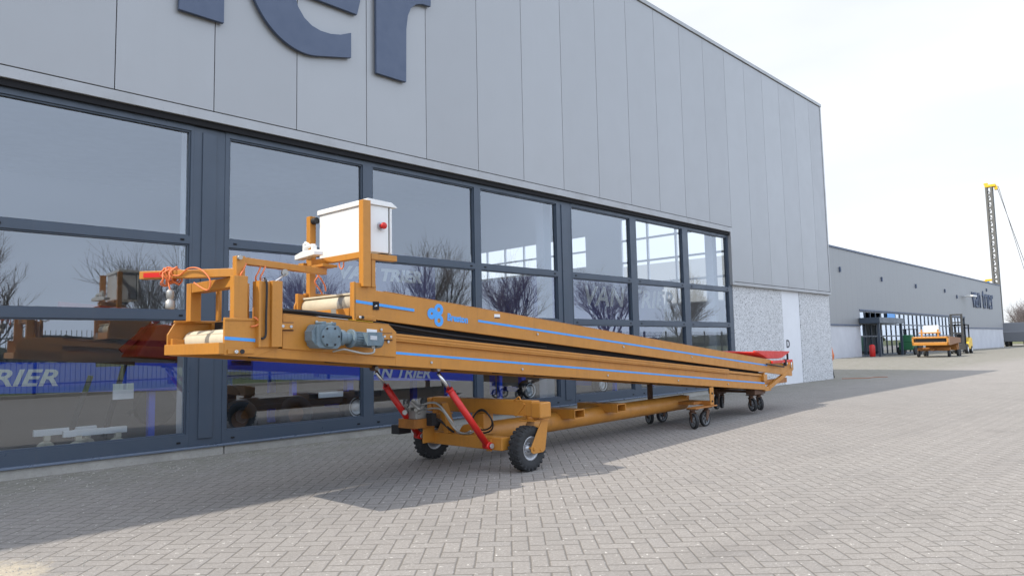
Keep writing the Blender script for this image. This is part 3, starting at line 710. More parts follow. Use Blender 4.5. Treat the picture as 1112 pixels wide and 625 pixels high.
b = MB(); b.cyl((10.28,.0,.70),(10.28,W2,.70),.05,n=20); b.box(9.2, 10.2, .06, .12, .45, .53); b.box(9.2,10.2,W2-.12,W2-.06,.45,.53); P('rear_roller', b, M['orange_worn'])
b = MB(); tr = [(9.05,1.02),(10.55,.985),(10.55,.965),(10.15,.87),(9.55,.88),(9.15,.99),(9.05,1.0)]
b.prism(tr, .12, .16); b.prism(tr, W2-.16, W2-.12); b.prism([(9.15,.985),(9.55,.875),(10.15,.865),(10.5,.955),(10.5,.97),(10.15,.88),(9.55,.89),(9.15,1.0)], .16, W2-.16)
P('discharge_tray', b, M['red'])
b = MB(); b.box(9.35, 10.25, -.04, -.01, .80, .845); b.cyl((10.5,.14,.97),(10.5,.14,.80),.018,n=10,m=1); b.box(9.9,9.95,-.05,-.01,.74,.86,m=1); b.cyl((9.1,-.03,.80),(9.8,-.05,.73),.012,n=8,m=1); b.cyl((10.2,-.03,.80),(10.2,-.03,.70),.014,n=8,m=2)
P('tray_arm', b, [M['red'], M['black'], M['steel']])
b = MB()
for s in (1.85, 3.05, 4.55, 6.2, 7.7): b.cyl((s,-.012,zl(s)+.05),(s,0,zl(s)+.05),.011,n=8)
for s in (3.3, 4.9, 6.6): b.cyl((s,-.012,zu(s)+.075),(s,0,zu(s)+.075),.011,n=8)
each('bolt', b, M['rim'], cv)
# hydraulic cylinders
for (p0, p1) in (((1.99, .10, .975), (2.56, .02, .245)), ((1.86, .82, .985), (2.50, .93, .285))):
    p0, p1 = Vector(p0), Vector(p1); mid = p0.lerp(p1, .27)
    b = MB(); b.cyl(mid, p1, .031, n=20); b.cyl(mid, mid+(p0-mid)*.06, .035, n=20); b.cyl(p1-Vector((0,.04,0)), p1+Vector((0,.04,0)), .034, n=18)
    cy = b.build('hydraulic_cylinder', M['red'], cv)
    b = MB(); b.cyl(p0.lerp(p1,.05), mid, .017, n=14); b.build('piston_rod', M['steel'], cy)
    b = MB(); b.cyl(p0-Vector((0,.035,0)), p0+Vector((0,.035,0)), .026, n=16); b.cyl(p0-Vector((0,.035,0)), p0-Vector((0,.048,0)), .018, n=14, m=1); b.build('pin', [M['rusty'], M['rim']], cy)
    b = MB(); b.cyl(p1-Vector((0,.05,0)), p1-Vector((0,.062,0)), .024, n=14); b.build('pin', M['rim'], cy)
# chassis
b = MB(); b.box(2.60, 2.72, -.125, 1.0, .20, .318); P('lower_crossbeam', b, bevel=.008)
b = MB(); b.box(2.58, 2.60, .0, .06, .19, .30); b.prism([(2.45,.22),(2.60,.22),(2.60,.42),(2.52,.52),(2.45,.50)], .80, .815); b.prism([(2.60,.318),(2.72,.318),(2.60,.62),(2.52,.62)], .60, .66); each('cylinder_bracket', b, OR, cv, .003)
b = MB(); b.box(2.86, 2.98, -.28, 1.12, .50, .645); P('upper_crossbeam', b, bevel=.008)
b = MB(); b.box(2.84, 3.0, -.40, -.285, .492, .635); P('beam_end_cap', b, bevel=.012)
b = MB(); b.box(2.84, 3.0, 1.125, 1.19, .492, .635); P('beam_end_cap', b, bevel=.012)
b = MB(); bar(b, (2.855, -.19, .62), (2.855, -.07, .50), .012, .03); b.box(2.84,2.862,-.20,-.06,.50,.515); b.tube([(2.85,-.15,.645),(2.85,-.13,.68),(2.85,-.09,.66),(2.85,-.06,.645)],.008,6); P('locking_lever', b)
b = MB(); b.box(2.84, 2.98, .34, .50, .318, .50); b.box(2.72, 2.98, .30, .54, .30, .322); P('chassis_post', b)
b = MB(); b.cyl((2.70,.44,.30),(7.12,.44,.312),.105,n=32); P('chassis_tube', b)
b = MB(); b.box(6.6, 7.25, .40, .48, .30, .40); P('tube_bracket', b, M['orange_worn'])
for s0 in (4.10, 4.96):
    b = MB(); t0, t1, z0, z1 = .15, .75, .345, .447; wth = .19
    b.box(s0, s0+.012, t0, t1, z0, z1); b.box(s0+wth-.012, s0+wth, t0, t1, z0, z1); b.box(s0+.012, s0+wth-.012, t0, t1, z1-.012, z1); b.box(s0+.012, s0+wth-.012, t0, t1, z0, z0+.012)
    P('fork_pocket', b, bevel=.002)
# hydraulic pump unit
b = MB(); b.box(2.28, 2.50, .74, .98, .38, .47, m=0); b.box(2.30,2.46,1.0,1.12,.31,.40,m=1)
random.seed(3)
for i in range(16):
    c0 = Vector((random.uniform(2.28,2.46), random.uniform(.74,.95), random.uniform(.50,.62))); d = Vector((random.uniform(-.05,.05), random.uniform(-.05,.05), random.uniform(-.05,.05)))
    b.cyl(c0-d, c0+d, random.uniform(.012,.026), n=10, m=2)
b.box(2.32,2.46,.76,.92,.47,.55,m=2)
P('pump_unit', b, [M['orange_worn'], M['black'], M['dirty_steel']])
b = MB()
b.tube([(2.40,.78,.60),(2.47,.62,.62),(2.55,.50,.45),(2.60,.46,.34),(2.62,.30,.335),(2.64,.24,.40)], .011, 8)
b.tube([(2.42,.74,.56),(2.49,.58,.56),(2.57,.48,.38),(2.60,.38,.33),(2.60,.28,.36)], .009, 8)
each('hydraulic_pipe', b, M['dirty_steel'], cv)
b = MB()
for r_, dz in ((.11, 0), (.10, .02)):
    b.tube([(2.78+.02*math.sin(a_*2), .30+r_*math.cos(a_)*1.3, .43+dz+r_*math.sin(a_)) for a_ in [i*2*math.pi/24-.5 for i in range(22)]], .008, 6)
b.tube([(2.44,.72,.5),(2.55,.66,.44),(2.60,.58,.36),(2.58,.5,.34)], .012, 6); b.box(2.44,2.50,.66,.74,.40,.52)
each('hydraulic_hose', b, M['black'], cv)
# big wheels
def big_wheel(s, t, sg):
    c0 = Vector((s, t, .21)); w_ = .062
    b = MB()
    b.lathe([(.110,-w_*.8),(.150,-w_*.95),(.180,-w_*.98),(.198,-w_*.8),(.203,-w_*.4),(.203,w_*.4),(.198,w_*.8),(.180,w_*.98),(.150,w_*.95),(.110,w_*.8)], c0, 'y', 40, closed=True)
    for k in range(24):
        for side in (-1, 1):
            a = (k + (.5 if side > 0 else 0))*2*math.pi/24
            Mt = T(*c0) @ Matrix.Rotation(a, 4, 'Y') @ T(.196, side*w_*.52, 0) @ Matrix.Rotation(R(18*side), 4, 'X')
            b.box(-.022, .0115, -w_*.46, w_*.46, -.0155, .0155, M=Mt)
    ty = b.build('wheel', M['tyre'], cv, bevel=.003)
    b = MB(); b.lathe([(.0,-.030),(.024,-.030),(.026,-.012),(.05,-.006),(.07,-.012),(.098,-.045),(.113,-.050),(.113,.050),(.098,.045),(.07,.012),(.05,.006),(.026,.030),(0,.030)], c0, 'y', 36)
    for k in range(5):
        a = k*2*math.pi/5; b.cyl(c0+Vector((.045*math.cos(a), sg*-.022, .045*math.sin(a))), c0+Vector((.045*math.cos(a), sg*-.004, .045*math.sin(a))), .007, n=8)
    b.build('rim', M['rim'], ty)
    # fork
    b = MB()
    for side in (-1, 1):
        pl_ = [(s-.045,.215),(s-.038,.18),(s-.01,.163),(s+.13,.165),(s+.165,.185),(s+.175,.24),(s+.215,.455),(s+.115,.455)]
        b.prism(pl_, t+side*.082-.005, t+side*.082+.005)
    b.box(s-.0, s+.225, t-.095, t+.095, .456, .470); b.cyl((s+.09,t,.47),(s+.09,t,.50),.06,n=20); b.cyl((s,t-.092,.21),(s,t+.092,.21),.012,n=12); b.cyl((s,t-.097,.21),(s,t-.09,.21),.017,n=8); b.cyl((s+.09,t-.094,.19),(s+.09,t-.087,.19),.01,n=8)
    b.build('wheel_fork', OR, cv, bevel=.003)
big_wheel(2.83, -.235, 1); big_wheel(2.83, 1.10, 1)
# small casters
def caster(s, t, h, r_=.10, rz=0, top=.27):
    Mc = T(s, t, 0) @ Matrix.Rotation(rz, 4, 'Z')
    b = MB(); b.box(-.03, .10, -.06, .06, top+h-.012, top+h, M=Mc); b.cyl(Mc @ Vector((.04,0,top+h-.012)), Mc @ Vector((.04,0,top+h-.045)), .035, n=16)
    for sd in (-1, 1): b.prism([(-.018,h+r_-.02),(.018,h+r_-.02),(.075,top+h-.045),(.0,top+h-.045)], sd*.034-.003, sd*.034+.003, M=Mc)
    b.box(.0, .075, -.037, .037, top+h-.05, top+h-.042, M=Mc)
    b.cyl(Mc @ Vector((0,-.042,h+r_)), Mc @ Vector((0,.042,h+r_)), .010, n=10)
    fk = b.build('caster', M['rusty'], cv)
    b = MB(); cc = Vector((0, 0, 0))
    o_ = MB(); o_.lathe([(r_*.78,-.022),(r_*.96,-.022),(r_,-.014),(r_,.014),(r_*.96,.022),(r_*.78,.022)], (0,0,0), 'y', 28, closed=True)
    o_.v = [tuple(Mc @ (Vector(p)+Vector((0,0,h+r_)))) for p in o_.v]; o_.build('wheel', M['tyre'], fk)
    g = MB(); g.lathe([(r_*.66,-.018),(r_*.79,-.020),(r_*.79,.020),(r_*.66,.018)], (0,0,0), 'y', 28, closed=True); g.cyl((0,-.028,0),(0,.028,0),.024,n=14)
    for k in range(5): bar(g, (0,0,0), (r_*.7*math.cos(k*1.2566), 0, r_*.7*math.sin(k*1.2566)), .022, .016)
    g.v = [tuple(Mc @ (Vector(p)+Vector((0,0,h+r_)))) for p in g.v]; g.build('wheel_hub', M['caster_grey'], fk)
for (s, t, rz) in ((6.60, .0, .95), (6.98, .03, -.15), (6.83, .83, 1.0), (7.14, .80, -.2)): caster(s, t, 0, .105, rz, .265)
for (s, t, rz) in ((8.84, .12, .95), (9.08, .10, .8), (8.92, .78, .1), (9.16, .80, .25)): caster(s, t, .05, .105, rz, .26)
b = MB(); b.box(6.55, 7.20, -.06, .08, .268, .285); b.box(6.78, 7.25, .74, .90, .268, .285); b.box(7.05, 7.13, -.03, .88, .287, .345); b.box(6.80,7.1,.1,.75,.30,.34); P('caster_carriage', b, M['orange_worn'])
b = MB(); b.box(7.05, 7.16, -.032, -.018, .29, .535); b.cyl((7.1,-.045,.45),(7.1,-.03,.45),.014,n=10,m=1); b.cyl((7.1,-.045,.34),(7.1,-.03,.34),.014,n=10,m=1); P('support_leg', b, [OR, M['black']])
b = MB(); b.box(6.84, 6.90, .80, .86, .30, .58); P('support_leg', b, M['rusty'])
b = MB(); b.box(8.78, 9.2, .05, .2, .32, .40); b.box(8.78, 9.25, .70, .85, .32, .40); b.box(8.9,9.0,.2,.7,.34,.38); P('caster_mount', b, M['rusty'])

# ------------------------------------------------------------------ machines inside the hall
def inside_conveyor(x0, y0, L_, z0, z1, rz, label, txt, tx, tz, tsize, wheels, h=.36):
    r = empty('blue_conveyor', (x0, y0, 0), rz); tag(r, label, 'conveyor', 'blue conveyors inside the hall')
    sl_ = (z1-z0)/L_
    f0 = lambda s: z0+sl_*s
    b = MB(); b.slab(0, L_, 0, .06, f0, off(f0, h)); b.slab(0, L_, .84, .90, f0, off(f0, h)); b.slab(.02, L_-.02, .06, .84, off(f0, .1), off(f0, .2)); b.build('frame', M['int_blue'], r, bevel=.005)
    b = MB(); b.slab(.1, L_-.1, .07, .83, off(f0, h-.09), off(f0, h-.07)); b.build('belt', M['black'], r)
    text('lettering', txt, tsize, M['white'], r, T(tx, -.004, f0(tx)+tz) @ Matrix.Rotation(-math.atan(sl_), 4, 'Y') @ RX90, .002, .006, .25, 1.0, 1.25)
    for (wx, wr) in wheels:
        b = MB(); b.lathe([(wr*.5,-.09),(wr*.9,-.10),(wr,-.06),(wr,.06),(wr*.9,.10),(wr*.5,.09)], (wx, .05, wr+.03), 'y', 32, closed=True); wo = b.build('wheel', M['tyre'], r)
        b = MB(); b.lathe([(0,-.05),(.06,-.05),(wr*.3,-.02),(wr*.5,-.07),(wr*.62,-.10),(wr*.66,-.105),(wr*.66,-.02)], (wx, .05, wr+.03), 'y', 32); b.build('rim', M['white_cab'], wo)
        b = MB(); b.box(wx-.05, wx+.05, .1, .8, wr, wr+.1); b.box(wx-.06, wx+.06, .15, .25, wr+.03, f0(wx)+.02); b.build('axle', M['int_blue'], r)
    for sx in (L_*.15, L_*.85): MB().box(sx, sx+.08, .1, .18, .03, f0(sx)+.02).build('support_leg', M['int_blue'], r)
    return r
inside_conveyor(-1.6, 9.75, 5.7, .86, .66, R(1), 'dark blue conveyor behind the leftmost panes, above a white wheeled stand', 'VAN TRIER', 2.12, .09, .27, [])
inside_conveyor(4.5, 9.6, 4.5, .78, .54, R(3), 'dark blue conveyor behind glass beneath the orange one, with white wheel rim', 'VAN TRIER', 1.85, .05, .24, [(1.75, .24)], .34)
inside_conveyor(9.2, 10.2, 5.6, .62, .95, R(0), 'dark blue low conveyor behind the right hand window bay', 'VAN TRIER', 3.0, .08, .2, [(1.6, .22), (4.1, .22)])
def bunker(x, y, L_, z0, z1, label, txt, tx, tz, ts):
    r = empty('hopper_machine', (x, y, 0)); tag(r, label, 'hopper', 'blue hoppers inside the hall')
    b = MB(); b.prism([(0,z0+.25),(.5,z0),(L_-.3,z0),(L_,z0+.3),(L_,z1),(0,z1)], 0, .05); b.prism([(0,z0+.25),(.5,z0),(L_-.3,z0),(L_,z0+.3),(L_,z1),(0,z1)], 1.9, 1.95)
    b.box(0,.05,.05,1.9,z0+.25,z1); b.box(L_-.05,L_,.05,1.9,z0+.3,z1); b.box(.5,L_-.3,.05,1.9,z0,z0+.05)
    b.build('hopper_body', M['int_violet'], r, bevel=.006)
    b = MB()
    n = int(L_/.8)
    for i in range(n+1): xx = .05+(L_-.1)*i/n; b.box(xx-.03, xx+.03, -.04, -.001, z0+.32, z1-.3) if not (tx-.1 < xx < tx+3.4) else None
    b.box(0, L_, -.05, -.001, z1-.08, z1)
    b.build('side_ribs', M['int_violet'], r)
    text('lettering', txt, ts, M['white'], r, T(tx, -.004, tz) @ RX90, .002, .016, .2, 1.05, 1.2)
    for sx in (.4, L_-.5):
        for sy in (.1, 1.75): MB().box(sx, sx+.1, sy, sy+.1, .03, z0+.3).build('leg', M['int_blue'], r)
    return r
bunker(5.0, 10.8, 3.8, 1.35, 2.95, 'blue hopper with white lettering seen behind the orange machine cabinet', 'VAN TRIER', 1.60, 2.45, .30)
bunker(11.4, 10.6, 5.3, 1.25, 2.75, 'blue hopper with large white lettering behind the right hand window bay', 'VAN TRIER', 1.78, 2.15, .66)
# stand on castors by the left panes
st_ = empty('wheeled_stand', (1.85, 9.0, .03)); tag(st_, 'white wheeled support stand just behind the leftmost lower pane', 'stand')
b = MB(); b.box(.0, .62, .28, .34, .25, .32); b.box(.22, .86, 0, .06, .24, .31); b.build('base_beam', M['white_cab'], st_, bevel=.004)
b = MB(); bar(b, (.62,.02,.20), (.85,.12,1.02), .035, .05); bar(b, (.34,.30,.20), (.52,.2,.9), .035, .05); b.box(.55,.95,.08,.14,1.0,1.05); b.build('leg', M['black'], st_)
MB().box(.70, .92, .0, .012, .62, .80).build('notice_plate', M['sticker'], st_)
for (x, y) in ((.12,.31),(.52,.31),(.36,.03),(.76,.03)):
    b = MB(); b.lathe([(.03,-.02),(.085,-.022),(.095,-.014),(.095,.014),(.085,.022),(.03,.02)], (x,y,.097), 'y', 20, closed=True); b.box(x-.02,x+.04,y-.03,y+.03,.19,.25); b.build('castor', M['belt'], st_)
# red machine inside
b0 = empty('red_machine', (2.75, 12.5, .03)); tag(b0, 'red machine with a long thin boom deeper inside the hall behind the leftmost panes', 'machine')
b = MB(); bar(b, (0,0,1.92), (2.4,0,1.74), .10, .10); bar(b, (.9,.05,1.2), (1.6,.05,1.85), .08, .08); b.build('boom', M['int_red'], b0)
b = MB(); b.prism([(1.0,1.1),(2.6,.95),(2.6,1.5),(2.1,1.72),(1.3,1.6)], -.4, .4); b.build('body', M['int_red'], b0, bevel=.02)
b = MB(); bar(b, (.9,-.42,.2), (1.9,-.42,1.3), .05, .05); bar(b, (1.5,-.42,.2), (2.4,-.42,1.2), .05, .05); each('support_leg', b, M['black'], b0)
for x in (1.3,2.4): MB().cyl((x,-.46,.3),(x,-.26,.3),.3,n=24).build('wheel', M['tyre'], b0, bevel=.01)
tc_ = empty('trailer_chassis', (3.75, 9.15, .03)); tag(tc_, 'black low trailer chassis standing behind the glass left of the white wheel rim', 'trailer')
b = MB(); b.box(0, 2.6, .0, .08, .42, .52); b.box(0, 2.6, .9, .98, .42, .52)
for x in (.1, 1.0, 1.9, 2.5): b.box(x-.04, x+.04, .08, .9, .43, .50)
b.box(.5, 1.9, -.03, 0, .36, .43); b.build('frame', M['black'], tc_, bevel=.004)
for x in (.35, 1.15):
    b = MB(); b.lathe([(.12,-.07),(.24,-.08),(.26,-.05),(.26,.05),(.24,.08),(.12,.07)], (x,.02,.26), 'y', 28, closed=True); wh = b.build('wheel', M['tyre'], tc_); b = MB(); b.lathe([(0,-.03),(.05,-.03),(.12,-.05),(.13,-.065)], (x,.02,.26), 'y', 24); b.build('rim', M['rusty'], wh)
MB().box(1.5, 1.9, -.045, -.031, .46, .54).build('plate', M['sticker'], tc_)

# ------------------------------------------------------------------ bare trees, fence behind the viewer (seen in the glass)
def tree_mesh(seed, H):
    rnd = random.Random(seed); tr, cr = MB(), MB()
    def grow(p, d, L_, r_, lv, mb):
        n = 2 if lv > 2 else 3; q = p.copy(); pts = [q.copy()]; dd = d.copy()
        for i in range(n):
            dd = (dd + Vector((rnd.uniform(-.14,.14), rnd.uniform(-.14,.14), rnd.uniform(.0,.12)))).normalized(); q = q + dd*L_/n; pts.append(q.copy())
        for i in range(n): mb.cyl(pts[i], pts[i+1], r_*(1-.25*i/n), r_*(1-.25*(i+1)/n), n=5 if lv < 2 else 3, cap=False)
        if lv >= 5: return
        kids_ = (7, 5, 4, 4, 3)[lv]
        for k in range(kids_):
            tt = rnd.uniform(.35, 1.0) if lv else rnd.uniform(.6, 1.0)
            base = pts[0].lerp(pts[-1], tt) if n == 2 else pts[min(n-1, int(tt*n))].lerp(pts[min(n, int(tt*n)+1)], rnd.random())
            a = rnd.uniform(0, 2*math.pi); sp = rnd.uniform(.45, .85) if lv == 0 else rnd.uniform(.3, .75)
            side = dd.orthogonal().normalized(); side.rotate(Matrix.Rotation(a, 3, dd)); nd = (dd + side*sp + Vector((0,0,.15))).normalized()
            grow(base, nd, L_*rnd.uniform(.55, .85) if lv else H*.34*rnd.uniform(.8, 1.1), max(r_*.46, .0042), lv+1, cr)
    grow(Vector((0,0,-.05)), Vector((0,0,1)), H*.25, H*.026, 0, tr)
    return tr, cr
TREES = []
for sd, H in ((11, 5.9), (23, 5.6), (5, 6.1)):
    tr, cr = tree_mesh(sd, H)
    root = empty('bare_tree', (0, 0, 0)); tr.build('trunk', M['bark'], root); cr.build('crown', M['twig'], root); TREES.append(root)
spots = [(4.4, -12), (10.2, -12.3), (16.3, -12), (22.6, -12.2), (29.0, -12), (38.5, -12), (47.5, -12.4), (-3, -12), (60, -12.2)]
desc = ['spreading bare tree beside the fence, nearest the viewpoint', 'second bare tree along the fence', 'third bare tree along the fence', 'fourth bare tree along the fence', 'fifth bare tree along the fence', 'sixth bare tree along the fence', 'seventh bare tree along the fence', 'bare tree left of the viewpoint on the verge', 'last bare tree at the far end of the fence']
for i, (x, y) in enumerate(spots):
    o = TREES[i] if i < 3 else copy_tree(TREES[i % 3])
    o.location = (x, y, .03); o.rotation_euler.z = i*1.7; s_ = (.96 if i < 3 else 1.12)+.06*math.sin(i*2.3); o.scale = (s_, s_, s_)
    tag(o, desc[i] + ', reflected in the glazing', 'tree', 'bare trees reflected in the glass')
for i, (x, y, s_) in enumerate(((150, 20.5, 1.25), (158, 22.6, 1.35), (166, 21.5, 1.3), (172, 24.5, 1.45), (180, 26.5, 1.4), (190, 24.5, 1.5), (200, 28.5, 1.5), (160, 18.5, 1.2), (176, 18.0, 1.3), (188, 20.0, 1.4))):
    o = copy_tree(TREES[i % 3]); o.location = (x, y, -.03); o.rotation_euler.z = i*2.1; o.scale = (s_*1.3, s_*1.3, s_)
    tag(o, 'bare brown tree in the distant row beyond the end of the far hall', 'tree', 'distant bare trees')
fn = empty('bar_fence', (-40, -8.7, .03)); tag(fn, 'dark steel bar fence on the grass verge, reflected in the glazing', 'fence')
b = MB(); x = 0
while x < 110: b.box(x-.008, x+.008, -.008, .008, .05, 1.95); x += .14
b.box(0, 110, -.02, -.012, .30, .34); b.box(0, 110, -.02, -.012, 1.68, 1.72); b.build('bar_panel', plain('fence_steel', (.10,.11,.12), .6), fn)
b = MB(); x = 0
while x < 110: b.box(x-.04, x+.04, -.105, -.025, 0, 2.0); x += 2.5
each('post', b, M['gap'], fn)
hd = MB(); rnd = random.Random(4); x = -300
while x < 600:
    w_ = rnd.uniform(4, 9); h_ = rnd.uniform(2.5, 6)
    for j in range(5): 
        cx_ = x+rnd.uniform(0, w_); hd.lathe([(.01,0),(w_*.35,h_*.2),(w_*.42,h_*.5),(w_*.3,h_*.85),(.01,h_)], (cx_, -150+rnd.uniform(-6,6), 0), 'z', 9, smooth=False)
    x += w_*.8
tag(hd.build('distant_hedge', grass('hedge', (.04,.055,.03), (.08,.075,.05), .8)), kind='stuff')

# ------------------------------------------------------------------ far hall
FB = 17.5
fh = empty('far_hall', (0, 0, 0)); tag(fh, 'distant long grey hall with pale lower wall and a glazed entrance front', 'building')
X0, X1, FT = 46.5, 103.2, 7.46
b = MB(); b.box(X0, 53.3, FB, FB+.4, 2.25, FT); b.box(53.3, 84.2, FB, FB+.4, 3.35, FT); b.box(84.2, X1, FB, FB+.4, 2.25, FT)
b.box(X1-.4, X1, FB+.4, FB+30, 0, FT); b.box(X0, X0+.4, FB+.4, FB+30, 0, FT); b.box(X0+.4, X1-.4, FB+29.6, FB+30, 0, FT); b.build('cladding', M['far_clad'], fh)
b = MB(); b.box(X0-.05, X1+.05, FB-.06, FB+.5, FT, FT+.12); b.box(X0, 53.3, FB-.05, FB, 2.18, 2.28); b.box(84.2, X1, FB-.05, FB, 2.18, 2.28); b.box(53.2, 84.3, FB-.05, FB, 3.28, 3.38); b.build('trim', M['letter_dark'], fh)
MB().box(X0+.4, X1-.4, FB+.4, FB+29.6, FT-.1, FT).build('roof', M['trim'], fh)
k = N('pale_plinth_render'); p = k.pos(); M['pale'] = k.bsdf(k.mixc(k.ramp(k.noise(p, 1, 6), .3, .7), (.48,.49,.52), (.56,.57,.60)), .8)
b = MB(); b.box(X0, 53.3, FB+.03, FB+.4, 0, 2.18); b.box(84.2, X1, FB+.03, FB+.4, 0, 2.18); each('lower_wall', b, M['pale'], fh)
gx = 53.3
nb = 26; dxp = (84.2-53.3)/nb
f = MB()
for i in range(nb+1):
    x = 53.3+dxp*i; wd = .09 if i % 4 == 0 else .035; f.box(x-wd, x+wd, FB+.05, FB+.15, 0, 3.28)
for z in (0.06, 1.45, 2.35, 3.24): f.box(53.3, 84.2, FB+.051, FB+.149, z-.05, z+.05)
wf = f.build('window', M['frame_dark'], fh)
for i in range(nb):
    x = 53.3+dxp*i
    if 0 < i < 4: continue
    MB().box(x+.04, x+dxp-.04, FB+.10, FB+.11, .11, 3.19).build('pane', M['far_glass'], wf)
b = MB(); b.box(52.9, 58.5, FB-1.4, FB-.06, 2.35, 2.75); b.build('entrance_canopy', M['frame_dark'], fh)
for x in (53.1, 58.2): MB().box(x, x+.15, FB-1.3, FB-1.15, 0, 2.35).build('canopy_post', M['frame_dark'], fh)
b = MB(); b.box(59.3, 61.2, FB-.03, FB-.01, 2.45, 3.2); b.build('blue_sign', M['blue_stripe'], fh)
b = MB(); b.box(53.4, 84, FB+7, FB+7.2, 0, 3.4); b.build('inner_wall', M['interior'], fh)
MB().box(53.4, 84, FB+.2, FB+7, .02, .03).build('inner_floor', M['int_floor'], fh)
text('lettering', 'van trier', 3.7, M['letter_dark'], fh, T(87.9, FB-.05, 4.45) @ RX90, .05, -.02, 0, 1.0, .82)
b = MB(); b.cyl((84.5,FB-.4,5.45),(84.5,FB,5.45),.05,n=8); b.box(83.7, 85.4, FB-1.0, FB-.4, 5.4, 5.55); b.build('wall_lamp', M['white_cab'], fh)
for x, z in ((49.8, 6.2), (58.5, 6.0), (67.5, 5.9), (77, 5.9), (81.5, 5.5)): MB().box(x-.08, x+.08, FB-.1, FB, z-.35, z).build('overflow_pipe', M['letter_dark'], fh)

# crane mast with yellow head behind the far hall
mk = empty('drill_rig', (127.6, 22, 0)); tag(mk, 'tall lattice rig mast with yellow head standing behind the far hall', 'crane')
b = MB(); Hm = 24.2; tw = .33
for sx, sy in ((-1,-1),(1,-1),(1,1),(-1,1)): b.box(sx*tw-.13, sx*tw+.13, sy*tw-.13, sy*tw+.13, 0, Hm)
z = 9; k2 = 0
while z < Hm-.8:
    bar(b, (-tw,-tw,z), (tw,-tw,z), .2, .3); bar(b, (-tw,-tw,z), (-tw,tw,z), .2, .3)
    bar(b, (-tw,tw,z), (-tw,-tw,z+1.0), .08, .1) if k2 % 2 else bar(b, (-tw,-tw,z), (-tw,tw,z+1.0), .08, .1)
    z += 1.0; k2 += 1
b.box(-.3, .5, -.3, .3, 0, 9.5); b.build('mast', plain('mast_grey', (.13,.13,.125), .6), mk)
b = MB(); b.box(-.45, .45, -.9, .5, Hm, Hm+.4); b.box(-.25, .25, -1.1, -.7, Hm-.5, Hm+.1); b.box(-.4,.4,.1,.6,Hm+.4,Hm+.7); b.build('head', M['yellow'], mk, bevel=.05)
b = MB(); b.box(-.2, .2, .4, 1.4, 9.8, 10.1); b.box(-.15,.15,1.2,1.7,9.5,9.9); b.build('lower_bracket', M['yellow'], mk)
MB().box(-.12, .12, .9, 1.15, 4, 9.8).build('hydraulic_ram', M['blue_stripe'], mk)
b = MB(); b.cyl((0,-1.0,Hm), (3.5,-6.0,0), .035, n=5); b.cyl((0,-1.2,Hm), (4.5,-5.0,0), .03, n=5); b.build('cable', M['gap'], mk)

# lorries at the end of the yard
def truck(x, y, rz, label):
    r = empty('flatbed_truck', (x, y, 0), rz); tag(r, label, 'truck', 'lorries parked beyond the far hall')
    b = MB(); b.prism([(0,.6),(2.1,.6),(2.1,3.0),(.5,3.0),(.1,1.9),(0,1.8)], -1.2, 1.2); b.build('cab', plain('truck_grey', (.16,.17,.19), .4), r, bevel=.08)
    MB().prism([(.14,1.85),(.52,2.85),(.48,2.87),(.09,1.87)], -1.05, 1.05).build('windscreen', M['gap'], r)
    b = MB(); b.box(2.2, 9.5, -1.2, 1.2, .95, 1.2); b.box(2.2, 2.3, -1.2, 1.2, 1.2, 2.2); b.box(2.2, 9.4, -.4, .4, .6, .95); b.build('bed', plain('truck_dark', (.05,.055,.07), .6), r)
    b = MB(); b.box(3.0, 8.6, -1.0, 1.0, 1.21, 2.0); b.build('load', plain('load_grey', (.05,.055,.06), .7), r, bevel=.05)
    for wx in (1.0, 6.4, 7.6, 8.7):
        for wy in (-1.1, .8): MB().cyl((wx, wy, .5), (wx, wy+.3, .5), .5, n=20).build('wheel', M['tyre'], r)
    return r
truck(106.5, 16.9, R(6), 'dark cab lorry parked just past the far hall corner')
truck(112.5, 12.8, R(20), 'dark loaded lorry at the right edge of the yard')

# forklift
fk = empty('forklift', (61.5, 13.35, 0), R(3)); tag(fk, 'yellow and black forklift beside the far hall, facing the viewer', 'forklift')
b = MB(); b.prism([(1.0,.35),(2.6,.30),(2.75,.6),(2.7,1.15),(2.2,1.25),(1.9,1.2),(1.0,.75)], -.55, .55); b.build('counterweight', M['yellow'], fk, bevel=.06)
b = MB(); b.box(.25, 1.2, -.5, .5, .3, .75); b.box(.3, .55, -.45, .45, .75, 1.25); b.box(1.15,1.3,-.25,.25,.9,1.5); b.build('body', plain('forklift_dark', (.04,.04,.045), .5), fk, bevel=.03)
b = MB()
for y in (-.5, .42): b.box(.35, .43, y, y+.08, .7, 2.15); b.box(1.9, 1.98, y, y+.08, 1.1, 2.15)
b.box(.3, 2.0, -.52, .52, 2.15, 2.22); b.build('overhead_guard', M['gap'], fk)
b = MB()
for y in (-.42, .28): b.box(0, .15, y, y+.14, .1, 3.0)
for z in (.5, 1.5, 2.3, 2.9): b.box(.02, .13, -.28, .28, z, z+.1)
b.box(-.06, 0, -.5, .5, .3, .7); b.build('mast', plain('mast_dark', (.05,.05,.05), .5), fk)
b = MB(); b.box(-1.1, -.02, -.35, -.23, .25, .3); b.box(-1.1, -.02, .23, .35, .25, .3); b.build('forks', M['dirty_steel'], fk)
for (x, r_) in ((.35, .34), (2.1, .28)):
    for y in (-.6, .4):
        b = MB(); b.cyl((x,y,r_),(x,y+.2,r_),r_,n=24); wh = b.build('wheel', M['tyre'], fk, bevel=.02); MB().cyl((x,y-.01,r_),(x,y+.21,r_),r_*.5,n=20).build('rim', M['white_cab'], wh)
